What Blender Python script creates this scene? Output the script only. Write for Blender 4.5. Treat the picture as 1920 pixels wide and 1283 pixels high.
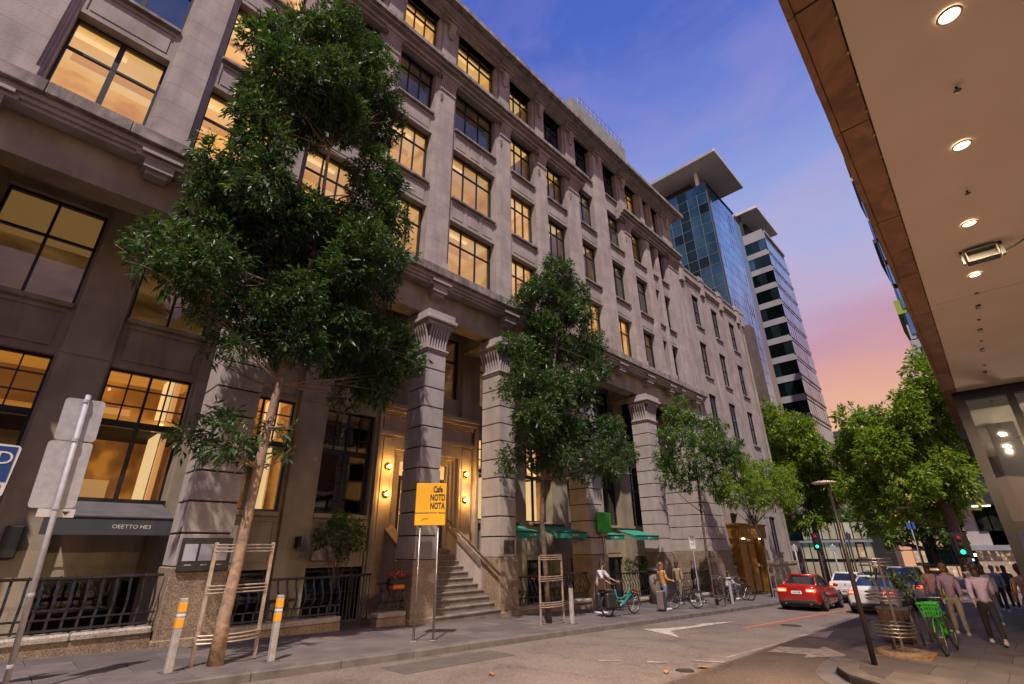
import bpy, bmesh, math, random
import numpy as np
from mathutils import Vector, Matrix
SC = bpy.context.scene
for o in list(bpy.data.objects): bpy.data.objects.remove(o)
COL = SC.collection
PI = math.pi
S = 0.0325                      # the street falls away by 3.25 per cent
def gz(x): return -S * x
# ------------------------------------------------------------------ camera
cam_d = bpy.data.cameras.new("camera"); cam = bpy.data.objects.new("camera", cam_d); COL.objects.link(cam)
cam_d.sensor_width = 36.0; cam_d.lens = 16.871; cam_d.clip_start = 0.05; cam_d.clip_end = 3000
right = Vector((0.69975, -0.71432, -0.01008)); up = Vector((-0.27514, -0.28249, 0.91897)); fwd = Vector((0.65928, 0.64027, 0.39421))
M = Matrix.Identity(4)
for i in range(3): M[i][0] = right[i]; M[i][1] = up[i]; M[i][2] = -fwd[i]
M[2][3] = 1.6
cam.matrix_world = M; SC.camera = cam
# ------------------------------------------------------------------ sun, sky, exposure
AZ, EL = math.radians(40), math.radians(58)
ldir = Vector((math.cos(AZ)*math.cos(EL), math.sin(AZ)*math.cos(EL), -math.sin(EL)))
sun_d = bpy.data.lights.new("sun", 'SUN'); sun_d.energy = 5.0; sun_d.angle = math.radians(0.6); sun_d.color = (1.0, 0.86, 0.77)
sun = bpy.data.objects.new("sun", sun_d); COL.objects.link(sun)
sun.rotation_euler = ldir.to_track_quat('-Z', 'Y').to_euler()
def lin(r, g, b):
    f = lambda c: (c/255/12.92) if c/255 <= 0.04045 else ((c/255+0.055)/1.055)**2.4
    return (f(r), f(g), f(b), 1)
W = bpy.data.worlds.new("World"); SC.world = W; W.use_nodes = True
nt = W.node_tree; nt.nodes.clear()
def N(nt, t, **k):
    n = nt.nodes.new(t)
    for a, b in k.items():
        if a in n.inputs and not hasattr(n, a): n.inputs[a].default_value = b
        else: setattr(n, a, b)
    return n
def ramp(nt, stops, interp='LINEAR'):
    r = nt.nodes.new('ShaderNodeValToRGB'); e = r.color_ramp.elements; r.color_ramp.interpolation = interp
    while len(e) > 1: e.remove(e[-1])
    e[0].position = stops[0][0]; e[0].color = stops[0][1]
    for p, c in stops[1:]:
        q = e.new(p); q.color = c
    return r
L_ = nt.links.new
tc = N(nt, 'ShaderNodeTexCoord'); sx = N(nt, 'ShaderNodeSeparateXYZ'); L_(tc.outputs['Generated'], sx.inputs[0])
mp = N(nt, 'ShaderNodeMapping'); mp.inputs['Scale'].default_value = (1.0, 1.0, 3.2); mp.inputs['Rotation'].default_value = (0.25, 0.1, 0.4)
L_(tc.outputs['Generated'], mp.inputs[0])
nz = N(nt, 'ShaderNodeTexNoise'); nz.inputs['Scale'].default_value = 2.1; nz.inputs['Detail'].default_value = 7; nz.inputs['Roughness'].default_value = .55; nz.inputs['Distortion'].default_value = .5
L_(mp.outputs[0], nz.inputs['Vector'])
ad = N(nt, 'ShaderNodeMath', operation='MULTIPLY_ADD'); L_(nz.outputs['Fac'], ad.inputs[0]); ad.inputs[1].default_value = .17; 
ad2 = N(nt, 'ShaderNodeMath', operation='SUBTRACT'); L_(sx.outputs['Z'], ad2.inputs[0]); ad2.inputs[1].default_value = .085
L_(ad2.outputs[0], ad.inputs[2])
base = ramp(nt, [(-0.0, lin(225, 165, 125)), (.10, lin(240, 184, 138)), (.20, lin(240, 184, 146)), (.26, lin(228, 168, 154)), (.33, lin(206, 156, 174)),
                 (.41, lin(196, 176, 208)), (.50, lin(172, 178, 224)), (.60, lin(146, 162, 224)), (.72, lin(112, 132, 212)), (.82, lin(80, 106, 198)), (1, lin(64, 92, 188))])
L_(ad.outputs[0], base.inputs[0])
# thin pink cloud veils
cl = ramp(nt, [(.47, (0, 0, 0, 1)), (.68, (1, 1, 1, 1))]); 
nz2 = N(nt, 'ShaderNodeTexNoise'); nz2.inputs['Scale'].default_value = 3.3; nz2.inputs['Detail'].default_value = 9; nz2.inputs['Roughness'].default_value = .6; nz2.inputs['Distortion'].default_value = .7
L_(mp.outputs[0], nz2.inputs['Vector']); L_(nz2.outputs['Fac'], cl.inputs[0])
cm = N(nt, 'ShaderNodeMath', operation='MULTIPLY'); L_(cl.outputs[0], cm.inputs[0]); cm.inputs[1].default_value = .5
mx = N(nt, 'ShaderNodeMix', data_type='RGBA'); L_(cm.outputs[0], mx.inputs[0]); L_(base.outputs[0], mx.inputs[6])
ccol = ramp(nt, [(0, lin(242, 178, 150)), (.2, lin(238, 178, 158)), (.33, lin(190, 145, 170)), (.48, lin(205, 182, 214)), (.75, lin(150, 140, 208)), (1, lin(112, 116, 196))])
L_(sx.outputs['Z'], ccol.inputs[0]); L_(ccol.outputs[0], mx.inputs[7])
# a small share of the physical sky on top of the dusk colours
nish = N(nt, 'ShaderNodeTexSky', sky_type='NISHITA'); nish.sun_disc = False; nish.sun_elevation = EL; nish.sun_rotation = math.radians(90) - (AZ + PI)
bg1 = N(nt, 'ShaderNodeBackground'); bg1.inputs[1].default_value = .95; L_(mx.outputs[2], bg1.inputs[0])
bg2 = N(nt, 'ShaderNodeBackground'); bg2.inputs[1].default_value = .004; L_(nish.outputs[0], bg2.inputs[0])
ads = N(nt, 'ShaderNodeAddShader'); L_(bg1.outputs[0], ads.inputs[0]); L_(bg2.outputs[0], ads.inputs[1])
wo = N(nt, 'ShaderNodeOutputWorld'); L_(ads.outputs[0], wo.inputs[0])
SC.view_settings.view_transform = 'Standard'; SC.view_settings.look = 'None'; SC.view_settings.exposure = 0; SC.view_settings.gamma = 1
SC.view_settings.use_curve_mapping = False
SC.render.engine = 'CYCLES'; SC.cycles.use_denoising = True; SC.cycles.max_bounces = 6; SC.cycles.transparent_max_bounces = 10
SC.cycles.sample_clamp_indirect = 3.0; SC.cycles.caustics_reflective = False; SC.cycles.caustics_refractive = False
# ------------------------------------------------------------------ materials
MATS = {}
def mat(name, col=(.5, .5, .5), rough=.7, metal=0, col2=None, scale=4, detail=4, bump=0, bscale=None, emit=None, estr=1, spec=None, coat=0, fn=None, dist=0, stain=None, joints=None, lo=.35, hi=.65):
    if name in MATS: return MATS[name]
    m = bpy.data.materials.new(name); m.use_nodes = True; t = m.node_tree; b = t.nodes['Principled BSDF']; l = t.links.new
    b.inputs['Base Color'].default_value = (*col, 1); b.inputs['Roughness'].default_value = rough; b.inputs['Metallic'].default_value = metal
    if spec is not None: b.inputs['Specular IOR Level'].default_value = spec
    if coat: b.inputs['Coat Weight'].default_value = coat; b.inputs['Coat Roughness'].default_value = .05
    g = t.nodes.new('ShaderNodeNewGeometry')
    out = None
    if col2:
        n = N(t, 'ShaderNodeTexNoise'); n.inputs['Scale'].default_value = scale; n.inputs['Detail'].default_value = detail; n.inputs['Distortion'].default_value = dist
        l(g.outputs['Position'], n.inputs['Vector'])
        r = ramp(t, [(lo, (*col, 1)), (hi, (*col2, 1))]); l(n.outputs['Fac'], r.inputs[0]); out = r.outputs[0]
    if stain:   # (colour, scale, amount) vertical streaks of dirt
        mpn = N(t, 'ShaderNodeMapping'); mpn.inputs['Scale'].default_value = (stain[1], stain[1], stain[1]*.16); l(g.outputs['Position'], mpn.inputs[0])
        n2 = N(t, 'ShaderNodeTexNoise'); n2.inputs['Scale'].default_value = 1; n2.inputs['Detail'].default_value = 8; n2.inputs['Roughness'].default_value = .65; l(mpn.outputs[0], n2.inputs['Vector'])
        r2 = ramp(t, [(.44, (0, 0, 0, 1)), (.66, (stain[2],)*3 + (1,))]); l(n2.outputs['Fac'], r2.inputs[0])
        mm = N(t, 'ShaderNodeMix', data_type='RGBA'); l(r2.outputs[0], mm.inputs[0]); mm.inputs[7].default_value = (*stain[0], 1)
        if out: l(out, mm.inputs[6])
        else: mm.inputs[6].default_value = (*col, 1)
        out = mm.outputs[2]
    if joints:   # (axis, spacing, width, darkness)
        sp = N(t, 'ShaderNodeSeparateXYZ'); l(g.outputs['Position'], sp.inputs[0])
        m1 = N(t, 'ShaderNodeMath', operation='DIVIDE'); l(sp.outputs[joints[0]], m1.inputs[0]); m1.inputs[1].default_value = joints[1]
        m2 = N(t, 'ShaderNodeMath', operation='FRACT'); l(m1.outputs[0], m2.inputs[0])
        m3 = N(t, 'ShaderNodeMath', operation='LESS_THAN'); l(m2.outputs[0], m3.inputs[0]); m3.inputs[1].default_value = joints[2]/joints[1]
        m4 = N(t, 'ShaderNodeMath', operation='MULTIPLY'); l(m3.outputs[0], m4.inputs[0]); m4.inputs[1].default_value = joints[3]
        mm = N(t, 'ShaderNodeMix', data_type='RGBA'); l(m4.outputs[0], mm.inputs[0]); mm.inputs[7].default_value = (.05, .045, .045, 1)
        if out: l(out, mm.inputs[6])
        else: mm.inputs[6].default_value = (*col, 1)
        out = mm.outputs[2]
    if out: l(out, b.inputs['Base Color'])
    if bump:
        n = N(t, 'ShaderNodeTexNoise'); n.inputs['Scale'].default_value = bscale or scale*6; n.inputs['Detail'].default_value = 6
        l(g.outputs['Position'], n.inputs['Vector'])
        bp = N(t, 'ShaderNodeBump'); bp.inputs['Strength'].default_value = bump; bp.inputs['Distance'].default_value = .02; l(n.outputs['Fac'], bp.inputs['Height']); l(bp.outputs[0], b.inputs['Normal'])
    if emit:
        b.inputs['Emission Color'].default_value = (*emit, 1); b.inputs['Emission Strength'].default_value = estr
    if fn: fn(t, b, g)
    MATS[name] = m; return m
STONE = mat('grey_pink_stone', (.38, .338, .315), .85, col2=(.29, .258, .245), scale=1.3, detail=8, bump=.25, bscale=26, stain=((.14, .12, .11), 1.5, .5))
STONEJ = mat('coursed_stone', (.42, .37, .345), .85, col2=(.33, .29, .275), scale=1.6, detail=8, bump=.25, bscale=26, stain=((.16, .14, .13), 1.9, .45), joints=(2, .62, .012, .55))
STONED = mat('shade_brown_stone', (.37, .315, .225), .9, col2=(.27, .225, .16), scale=1.2, detail=8, bump=.25, bscale=24, stain=((.11, .083, .06), 1.2, .5))  # facade stone with the brown of shade put into its colour, plus dirt streaks
BLOCK = mat('smooth_block_stone', (.42, .375, .35), .85, col2=(.355, .315, .295), scale=2.2, detail=7, bump=.2, bscale=35, stain=((.20, .175, .16), 2.2, .35))
JOINT = mat('dark_joint', (.045, .035, .032), .95)
SILL = mat('weathered_ledge_stone', (.36, .32, .30), .9, col2=(.20, .17, .16), scale=3, detail=8, bump=.3, bscale=18, stain=((.08, .07, .065), 3.0, .8))
def _gran(c1, c2, c3):
    def f(t, b, g):
        l = t.links.new
        v = N(t, 'ShaderNodeTexVoronoi'); v.inputs['Scale'].default_value = 85; l(g.outputs['Position'], v.inputs['Vector'])
        r = ramp(t, [(0, (*c1, 1)), (.35, (*c2, 1)), (.62, (*c3, 1)), (1, (*c1, 1))], 'CONSTANT'); l(v.outputs['Color'], r.inputs[0])
        n = N(t, 'ShaderNodeTexNoise'); n.inputs['Scale'].default_value = 3; n.inputs['Detail'].default_value = 6; l(g.outputs['Position'], n.inputs['Vector'])
        mm = N(t, 'ShaderNodeMix', data_type='RGBA', blend_type='MULTIPLY'); mm.inputs[0].default_value = .7; l(r.outputs[0], mm.inputs[6])
        r3 = ramp(t, [(.3, (.55, .5, .45, 1)), (.7, (1, 1, 1, 1))]); l(n.outputs['Fac'], r3.inputs[0]); l(r3.outputs[0], mm.inputs[7]); l(mm.outputs[2], b.inputs['Base Color'])
        bp = N(t, 'ShaderNodeBump'); bp.inputs['Strength'].default_value = .4; bp.inputs['Distance'].default_value = .01; l(v.outputs['Distance'], bp.inputs['Height']); l(bp.outputs[0], b.inputs['Normal'])
    return f
GRANITE = mat('speckled_tan_granite', rough=.75, fn=_gran((.30, .22, .155), (.17, .125, .09), (.40, .31, .225)))
GRANITEL = mat('pale_granite_coping', rough=.8, fn=_gran((.42, .37, .32), (.27, .23, .2), (.5, .45, .4)))
def _asph(t, b, g):
    l = t.links.new
    n = N(t, 'ShaderNodeTexNoise'); n.inputs['Scale'].default_value = .7; n.inputs['Detail'].default_value = 10; n.inputs['Roughness'].default_value = .6; l(g.outputs['Position'], n.inputs['Vector'])
    r = ramp(t, [(.3, (.115, .092, .083, 1)), (.55, (.165, .136, .122, 1)), (.75, (.195, .162, .146, 1))]); l(n.outputs['Fac'], r.inputs[0])
    v = N(t, 'ShaderNodeTexVoronoi'); v.inputs['Scale'].default_value = 38; l(g.outputs['Position'], v.inputs['Vector'])
    r2 = ramp(t, [(0, (.55, .52, .5, 1)), (.45, (.95, .93, .92, 1)), (.8, (1.15, 1.12, 1.1, 1)), (1, (1.7, 1.65, 1.6, 1))]); l(v.outputs['Color'], r2.inputs[0])
    m1 = N(t, 'ShaderNodeMix', data_type='RGBA', blend_type='MULTIPLY'); m1.inputs[0].default_value = .85; l(r.outputs[0], m1.inputs[6]); l(r2.outputs[0], m1.inputs[7])
    # cracks
    dn = N(t, 'ShaderNodeTexNoise'); dn.inputs['Scale'].default_value = 1.5; dn.inputs['Detail'].default_value = 6; l(g.outputs['Position'], dn.inputs['Vector'])
    va = N(t, 'ShaderNodeVectorMath', operation='MULTIPLY_ADD'); l(dn.outputs['Color'], va.inputs[0]); va.inputs[1].default_value = (.9, .9, .9); l(g.outputs['Position'], va.inputs[2])
    vc = N(t, 'ShaderNodeTexVoronoi', feature='DISTANCE_TO_EDGE'); vc.inputs['Scale'].default_value = .32; l(va.outputs[0], vc.inputs['Vector'])
    rc = ramp(t, [(.0, (1, 1, 1, 1)), (.006, (0, 0, 0, 1))]); l(vc.outputs['Distance'], rc.inputs[0])
    m2 = N(t, 'ShaderNodeMix', data_type='RGBA'); cc = N(t, 'ShaderNodeMath', operation='MULTIPLY'); l(rc.outputs[0], cc.inputs[0]); cc.inputs[1].default_value = .6; l(cc.outputs[0], m2.inputs[0]); l(m1.outputs[2], m2.inputs[6]); m2.inputs[7].default_value = (.04, .034, .03, 1)
    l(m2.outputs[2], b.inputs['Base Color'])
    bp = N(t, 'ShaderNodeBump'); bp.inputs['Strength'].default_value = .5; bp.inputs['Distance'].default_value = .008; l(v.outputs['Distance'], bp.inputs['Height']); l(bp.outputs[0], b.inputs['Normal'])
ASPHALT = mat("asphalt", rough=.88, fn=_asph)
PAVE = mat('bluestone', (.135, .118, .114), .75, col2=(.09, .078, .078), scale=1.8, detail=9, bump=.25, bscale=40)
PAVE2 = mat('bluestone_warm', (.155, .133, .127), .75, col2=(.105, .09, .088), scale=2.3, detail=9, bump=.25, bscale=40)
PAVE3 = mat('bluestone_dark', (.112, .098, .098), .7, col2=(.078, .068, .07), scale=1.5, detail=9, bump=.25, bscale=40)
KERB = mat('kerb_bluestone', (.15, .13, .125), .8, col2=(.09, .08, .078), scale=3, detail=8, bump=.35, bscale=30)
GROUT = mat('paving_joint', (.05, .043, .04), .95)
WPAINT = mat('white_road_paint', (.46, .41, .38), .8, col2=(.22, .19, .17), scale=7, detail=12, lo=.48, hi=.66)
FRAME = mat('black_steel_frame', (.012, .012, .013), .45)
IRON = mat('black_iron', (.018, .019, .022), .22, metal=.2, spec=.9, coat=.4)
STEEL = mat('brushed_steel', (.42, .40, .39), .38, metal=.9, col2=(.30, .27, .25), scale=8)
STEELP = mat('painted_steel', (.42, .42, .44), .5, col2=(.34, .34, .36), scale=12)
RUSTY = mat('weathered_steel', (.44, .39, .34), .5, metal=.35, col2=(.33, .24, .16), scale=9)
BLACKP = mat('black_plastic', (.02, .02, .02), .5)
RUBBER = mat('rubber', (.015, .015, .015), .8)
CHROME = mat('chrome', (.6, .6, .6), .15, metal=1)
WHITE = mat('white_paint', (.72, .72, .72), .45)
def _glass(tint, gl=.10, trans=(.85, .85, .85), rough=.02):
    def f(t, b, g):
        l = t.links.new; t.nodes.remove(b)
        o = [n for n in t.nodes if n.type == 'OUTPUT_MATERIAL'][0]
        tr = N(t, 'ShaderNodeBsdfTransparent'); tr.inputs[0].default_value = (*trans, 1)
        gs = N(t, 'ShaderNodeBsdfGlossy'); gs.inputs['Roughness'].default_value = rough; gs.inputs[0].default_value = (*tint, 1)
        fr = N(t, 'ShaderNodeLayerWeight'); fr.inputs[0].default_value = .5
        pw = N(t, 'ShaderNodeMath', operation='POWER'); l(fr.outputs['Facing'], pw.inputs[0]); pw.inputs[1].default_value = 4.5
        a = N(t, 'ShaderNodeMath', operation='MULTIPLY_ADD'); l(pw.outputs[0], a.inputs[0]); a.inputs[1].default_value = .75; a.inputs[2].default_value = gl*.5
        nn = N(t, 'ShaderNodeTexNoise'); nn.inputs['Scale'].default_value = 1.1; l(g.outputs['Position'], nn.inputs['Vector'])
        bp = N(t, 'ShaderNodeBump'); bp.inputs['Strength'].default_value = .06; bp.inputs['Distance'].default_value = .05; l(nn.outputs['Fac'], bp.inputs['Height']); l(bp.outputs[0], gs.inputs['Normal'])
        ms = N(t, 'ShaderNodeMixShader'); l(a.outputs[0], ms.inputs[0]); l(tr.outputs[0], ms.inputs[1]); l(gs.outputs[0], ms.inputs[2]); l(ms.outputs[0], o.inputs[0])
    return f
GLASS = mat('window_glass', fn=_glass((.9, .95, 1), .10))
GLASSR = mat('reflective_window_glass', fn=_glass((.9, .92, 1), .30, (.6, .65, .7)))
GLASSD = mat('dark_glass', (.02, .028, .035), .08, spec=.9)
def _room(cols, sc, estr, lo=.35, hi=.7):
    def f(t, b, g):
        l = t.links.new
        mpn = N(t, 'ShaderNodeMapping'); mpn.inputs['Scale'].default_value = sc; l(g.outputs['Position'], mpn.inputs[0])
        n = N(t, 'ShaderNodeTexNoise'); n.inputs['Scale'].default_value = 1; n.inputs['Detail'].default_value = 3; l(mpn.outputs[0], n.inputs['Vector'])
        k = len(cols); r = ramp(t, [(lo + (hi-lo)*i/(k-1), (*c, 1)) for i, c in enumerate(cols)]); l(n.outputs['Fac'], r.inputs[0])
        l(r.outputs[0], b.inputs['Emission Color']); oi = N(t, 'ShaderNodeObjectInfo'); mr = N(t, 'ShaderNodeMapRange'); l(oi.outputs['Random'], mr.inputs[0]); mr.inputs[3].default_value = estr*.62; mr.inputs[4].default_value = estr*1.12; l(mr.outputs[0], b.inputs['Emission Strength']); b.inputs['Base Color'].default_value = (.4, .3, .2, 1)
    return f
ROOM = mat('lit_office_walls', rough=.9, fn=_room([(.62, .27, .06), (.95, .50, .13), (1, .66, .24)], (.9, .9, 1.6), .9))
ROOMC = mat('lit_office_ceiling', rough=.9, fn=_room([(.90, .48, .13), (1, .70, .30)], (.5, .9, 1), .95))
ROOMG = mat('amber_lit_restaurant', rough=.9, fn=_room([(.06, .015, .003), (.28, .08, .010), (.80, .28, .03)], (1.3, .9, 1.0), .62, .4, .64))
ROOMGC = mat('amber_restaurant_ceiling', rough=.9, fn=_room([(.70, .27, .03), (1, .44, .07)], (.5, .9, 1), .75))
ROOMD = mat('dim_brown_room', rough=.9, fn=_room([(.06, .03, .010), (.20, .10, .035), (.40, .22, .08)], (.5, .5, 1.8), .36))
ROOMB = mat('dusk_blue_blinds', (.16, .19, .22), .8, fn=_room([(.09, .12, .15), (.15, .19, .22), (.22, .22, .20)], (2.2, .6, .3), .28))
ROOMK = mat('dark_room', (.035, .03, .028), .9)
MULL = FRAME
LEAFM = {}
def leafmat(name, a, b_, c, trans=.35):
    m = bpy.data.materials.new(name); m.use_nodes = True; t = m.node_tree; b = t.nodes['Principled BSDF']; l = t.links.new
    at = N(t, 'ShaderNodeAttribute', attribute_name='tint'); r = ramp(t, [(0, (*a, 1)), (.6, (*b_, 1)), (1, (*c, 1))]); l(at.outputs['Fac'], r.inputs[0])
    l(r.outputs[0], b.inputs['Base Color']); b.inputs['Roughness'].default_value = .43; b.inputs['Specular IOR Level'].default_value = .5
    tl = N(t, 'ShaderNodeBsdfTranslucent'); hs = N(t, 'ShaderNodeMix', data_type='RGBA', blend_type='MULTIPLY'); hs.inputs[0].default_value = 1; l(r.outputs[0], hs.inputs[6]); hs.inputs[7].default_value = (1.6, 1.9, .7, 1)
    l(hs.outputs[2], tl.inputs[0])
    ms = N(t, 'ShaderNodeMixShader'); ms.inputs[0].default_value = trans; l(b.outputs[0], ms.inputs[1]); l(tl.outputs[0], ms.inputs[2])
    l(ms.outputs[0], [n for n in t.nodes if n.type == 'OUTPUT_MATERIAL'][0].inputs[0]); return m
BARK = mat('pale_bark', (.40, .27, .17), .85, col2=(.20, .14, .10), scale=5, detail=8, bump=.6, bscale=14, dist=1)
BARKD = mat('brown_bark', (.14, .10, .075), .9, col2=(.07, .05, .04), scale=7, detail=8, bump=.6, bscale=18)
# ------------------------------------------------------------------ mesh helpers
class MB:
    def __init__(s): s.v = []; s.f = []; s.m = []
    def add(s, vs, fs, mi=0):
        o = len(s.v); s.v += [tuple(v) for v in vs]; s.f += [tuple(i+o for i in f) for f in fs]; s.m += [mi]*len(fs); return s
    def box(s, x0, x1, y0, y1, z0, z1, mi=0, sl=0):
        k = lambda x: -S*x*sl
        return s.add([(x0,y0,z0+k(x0)),(x1,y0,z0+k(x1)),(x1,y1,z0+k(x1)),(x0,y1,z0+k(x0)),(x0,y0,z1+k(x0)),(x1,y0,z1+k(x1)),(x1,y1,z1+k(x1)),(x0,y1,z1+k(x0))],
                     [(0,3,2,1),(4,5,6,7),(0,1,5,4),(1,2,6,5),(2,3,7,6),(3,0,4,7)], mi)
    def bbox(s, x0, x1, y0, y1, z0, z1, b=.01, mi=0):      # box with chamfered edges
        vs = []; fs = []
        X, Y, Z = (x0, x1), (y0, y1), (z0, z1)
        idx = {}
        for i in (0, 1):
            for j in (0, 1):
                for k in (0, 1):
                    sx, sy, sz = (1 if i == 0 else -1), (1 if j == 0 else -1), (1 if k == 0 else -1)
                    idx[i,j,k,0] = len(vs); vs.append((X[i], Y[j]+sy*b, Z[k]+sz*b))
                    idx[i,j,k,1] = len(vs); vs.append((X[i]+sx*b, Y[j], Z[k]+sz*b))
                    idx[i,j,k,2] = len(vs); vs.append((X[i]+sx*b, Y[j]+sy*b, Z[k]))
        I = idx
        for i in (0, 1): fs.append([I[i,0,0,0], I[i,1,0,0], I[i,1,1,0], I[i,0,1,0]][::(-1 if i == 0 else 1)])
        for j in (0, 1): fs.append([I[0,j,0,1], I[1,j,0,1], I[1,j,1,1], I[0,j,1,1]][::(1 if j == 0 else -1)])
        for k in (0, 1): fs.append([I[0,0,k,2], I[1,0,k,2], I[1,1,k,2], I[0,1,k,2]][::(-1 if k == 0 else 1)])
        for i in (0, 1):
            for j in (0, 1):
                fs.append([I[i,j,0,0], I[i,j,1,0], I[i,j,1,1], I[i,j,0,1]])
        for i in (0, 1):
            for k in (0, 1):
                fs.append([I[i,0,k,0], I[i,1,k,0], I[i,1,k,2], I[i,0,k,2]])
        for j in (0, 1):
            for k in (0, 1):
                fs.append([I[0,j,k,1], I[1,j,k,1], I[1,j,k,2], I[0,j,k,2]])
        for i in (0, 1):
            for j in (0, 1):
                for k in (0, 1): fs.append([I[i,j,k,0], I[i,j,k,1], I[i,j,k,2]])
        return s.add(vs, fs, mi)
    def tube(s, pts, r, n=8, mi=0, caps=True):
        P = [Vector(p) for p in pts]; R = r if isinstance(r, (list, tuple)) else [r]*len(P)
        rings = []; prev = None
        for i, p in enumerate(P):
            d = (P[min(i+1, len(P)-1)] - P[max(i-1, 0)]);
            d = d.normalized() if d.length > 1e-9 else Vector((0, 0, 1))
            if prev is None:
                a = Vector((0, 0, 1)) if abs(d.z) < .9 else Vector((1, 0, 0)); u = d.cross(a).normalized()
            else:
                u = prev - d*prev.dot(d); u = u.normalized() if u.length > 1e-6 else d.orthogonal().normalized()
            prev = u; w = d.cross(u)
            rings.append([p + (u*math.cos(2*PI*k/n) + w*math.sin(2*PI*k/n))*R[i] for k in range(n)])
        vs = [q for rg in rings for q in rg]; fs = []
        for i in range(len(P)-1):
            for k in range(n): fs.append((i*n+k, i*n+(k+1) % n, (i+1)*n+(k+1) % n, (i+1)*n+k))
        if caps: fs.append(tuple(range(n))[::-1]); fs.append(tuple((len(P)-1)*n+k for k in range(n)))
        return s.add(vs, fs, mi)
    def ring(s, c, R, r, n=24, m=6, ax='z', mi=0, a0=0, a1=2*PI):
        full = abs(a1-a0-2*PI) < 1e-6; vs = []; cnt = n if full else n+1
        for i in range(cnt):
            a = a0+(a1-a0)*i/n
            for k in range(m):
                b = 2*PI*k/m; q = R+r*math.cos(b); h = r*math.sin(b)
                v = {'z': (q*math.cos(a), q*math.sin(a), h), 'y': (q*math.cos(a), h, q*math.sin(a)), 'x': (h, q*math.cos(a), q*math.sin(a))}[ax]
                vs.append((c[0]+v[0], c[1]+v[1], c[2]+v[2]))
        fs = []
        for i in range(n):
            j = (i+1) % cnt
            for k in range(m): fs.append((i*m+k, j*m+k, j*m+(k+1) % m, i*m+(k+1) % m))
        return s.add(vs, fs, mi)
    def lathe(s, c, prof, n=16, mi=0, ax='z'):
        vs = []; fs = []
        for (r, h) in prof:
            for k in range(n):
                a = 2*PI*k/n; p = (r*math.cos(a), r*math.sin(a), h)
                if ax == 'y': p = (p[0], p[2], p[1])
                if ax == 'x': p = (p[2], p[0], p[1])
                vs.append((c[0]+p[0], c[1]+p[1], c[2]+p[2]))
        for i in range(len(prof)-1):
            for k in range(n): fs.append((i*n+k, i*n+(k+1) % n, (i+1)*n+(k+1) % n, (i+1)*n+k))
        fs.append(tuple(range(n))[::-1]); fs.append(tuple((len(prof)-1)*n+k for k in range(n)))
        return s.add(vs, fs, mi)
    def ell(s, c, r, n=12, m=8, mi=0):
        prof = []
        vs = []; fs = []
        for i in range(m+1):
            t = PI*i/m
            for k in range(n):
                a = 2*PI*k/n; vs.append((c[0]+r[0]*math.sin(t)*math.cos(a), c[1]+r[1]*math.sin(t)*math.sin(a), c[2]-r[2]*math.cos(t)))
        for i in range(m):
            for k in range(n): fs.append((i*n+k, i*n+(k+1) % n, (i+1)*n+(k+1) % n, (i+1)*n+k))
        return s.add(vs, fs, mi)
    def prism(s, poly, a0, a1, ax='y', mi=0):     # polygon in the two other axes, extruded along ax
        n = len(poly)
        mk = {'y': lambda p, a: (p[0], a, p[1]), 'x': lambda p, a: (a, p[0], p[1]), 'z': lambda p, a: (p[0], p[1], a)}[ax]
        vs = [mk(p, a0) for p in poly]+[mk(p, a1) for p in poly]
        fs = [tuple(range(n)), tuple(range(2*n-1, n-1, -1))]+[(i, i+n, (i+1) % n+n, (i+1) % n) for i in range(n)]
        return s.add(vs, fs, mi)
    def mesh(s, name, mats, smooth=False, off=(0, 0, 0)):
        me = bpy.data.meshes.new(name)
        vs = [(v[0]-off[0], v[1]-off[1], v[2]-off[2]) for v in s.v] if any(off) else s.v
        me.from_pydata(vs, [], s.f)
        for m in (mats if isinstance(mats, (list, tuple)) else [mats]): me.materials.append(m)
        if any(s.m): me.polygons.foreach_set('material_index', s.m)
        if smooth: me.polygons.foreach_set('use_smooth', [True]*len(s.f))
        bm = bmesh.new(); bm.from_mesh(me); bmesh.ops.recalc_face_normals(bm, faces=bm.faces); bm.to_mesh(me); bm.free()
        me.update(); return me
ORG = {}
def link(o, parent=None, **k):
    COL.objects.link(o)
    if parent: o.parent = parent
    for a, b in k.items(): o[a] = b
    return o
def thing(name, label, cat, loc=(0, 0, 0), rz=0, group=None, world=False):
    o = bpy.data.objects.new(name, None); o.empty_display_size = .2; link(o); o.location = loc; o.rotation_euler = (0, 0, rz)
    o['label'] = label; o['category'] = cat
    if group: o['group'] = group
    ORG[o.name] = tuple(loc) if world else (0, 0, 0)
    return o
def part(name, mb, m, parent, smooth=False, **k):
    off = ORG.get(parent.name, (0, 0, 0)) if parent else (0, 0, 0)
    me = mb.mesh(name, m, smooth, off); o = bpy.data.objects.new(name, me); link(o, parent, **k); ORG[o.name] = off
    return o
def solo(name, mb, m, label, cat, loc=(0, 0, 0), group=None, smooth=False, rz=0):
    me = mb.mesh(name, m, smooth); o = bpy.data.objects.new(name, me); link(o); o.location = loc; o.rotation_euler = (0, 0, rz)
    o['label'] = label; o['category'] = cat
    if group: o['group'] = group
    return o
def struct(name, mb, m, smooth=False, parent=None):
    me = mb.mesh(name, m, smooth); o = bpy.data.objects.new(name, me); link(o, parent)
    if not parent: o['kind'] = 'structure'
    ORG[o.name] = (0, 0, 0)
    return o
def share(name, me, parent, loc, scale=(1, 1, 1), rot=(0, 0, 0), m=None):
    o = bpy.data.objects.new(name, me); link(o, parent)
    off = ORG.get(parent.name, (0, 0, 0)) if parent else (0, 0, 0)
    o.location = (loc[0]-off[0], loc[1]-off[1], loc[2]-off[2]); o.scale = scale; o.rotation_euler = rot
    return o
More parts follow.
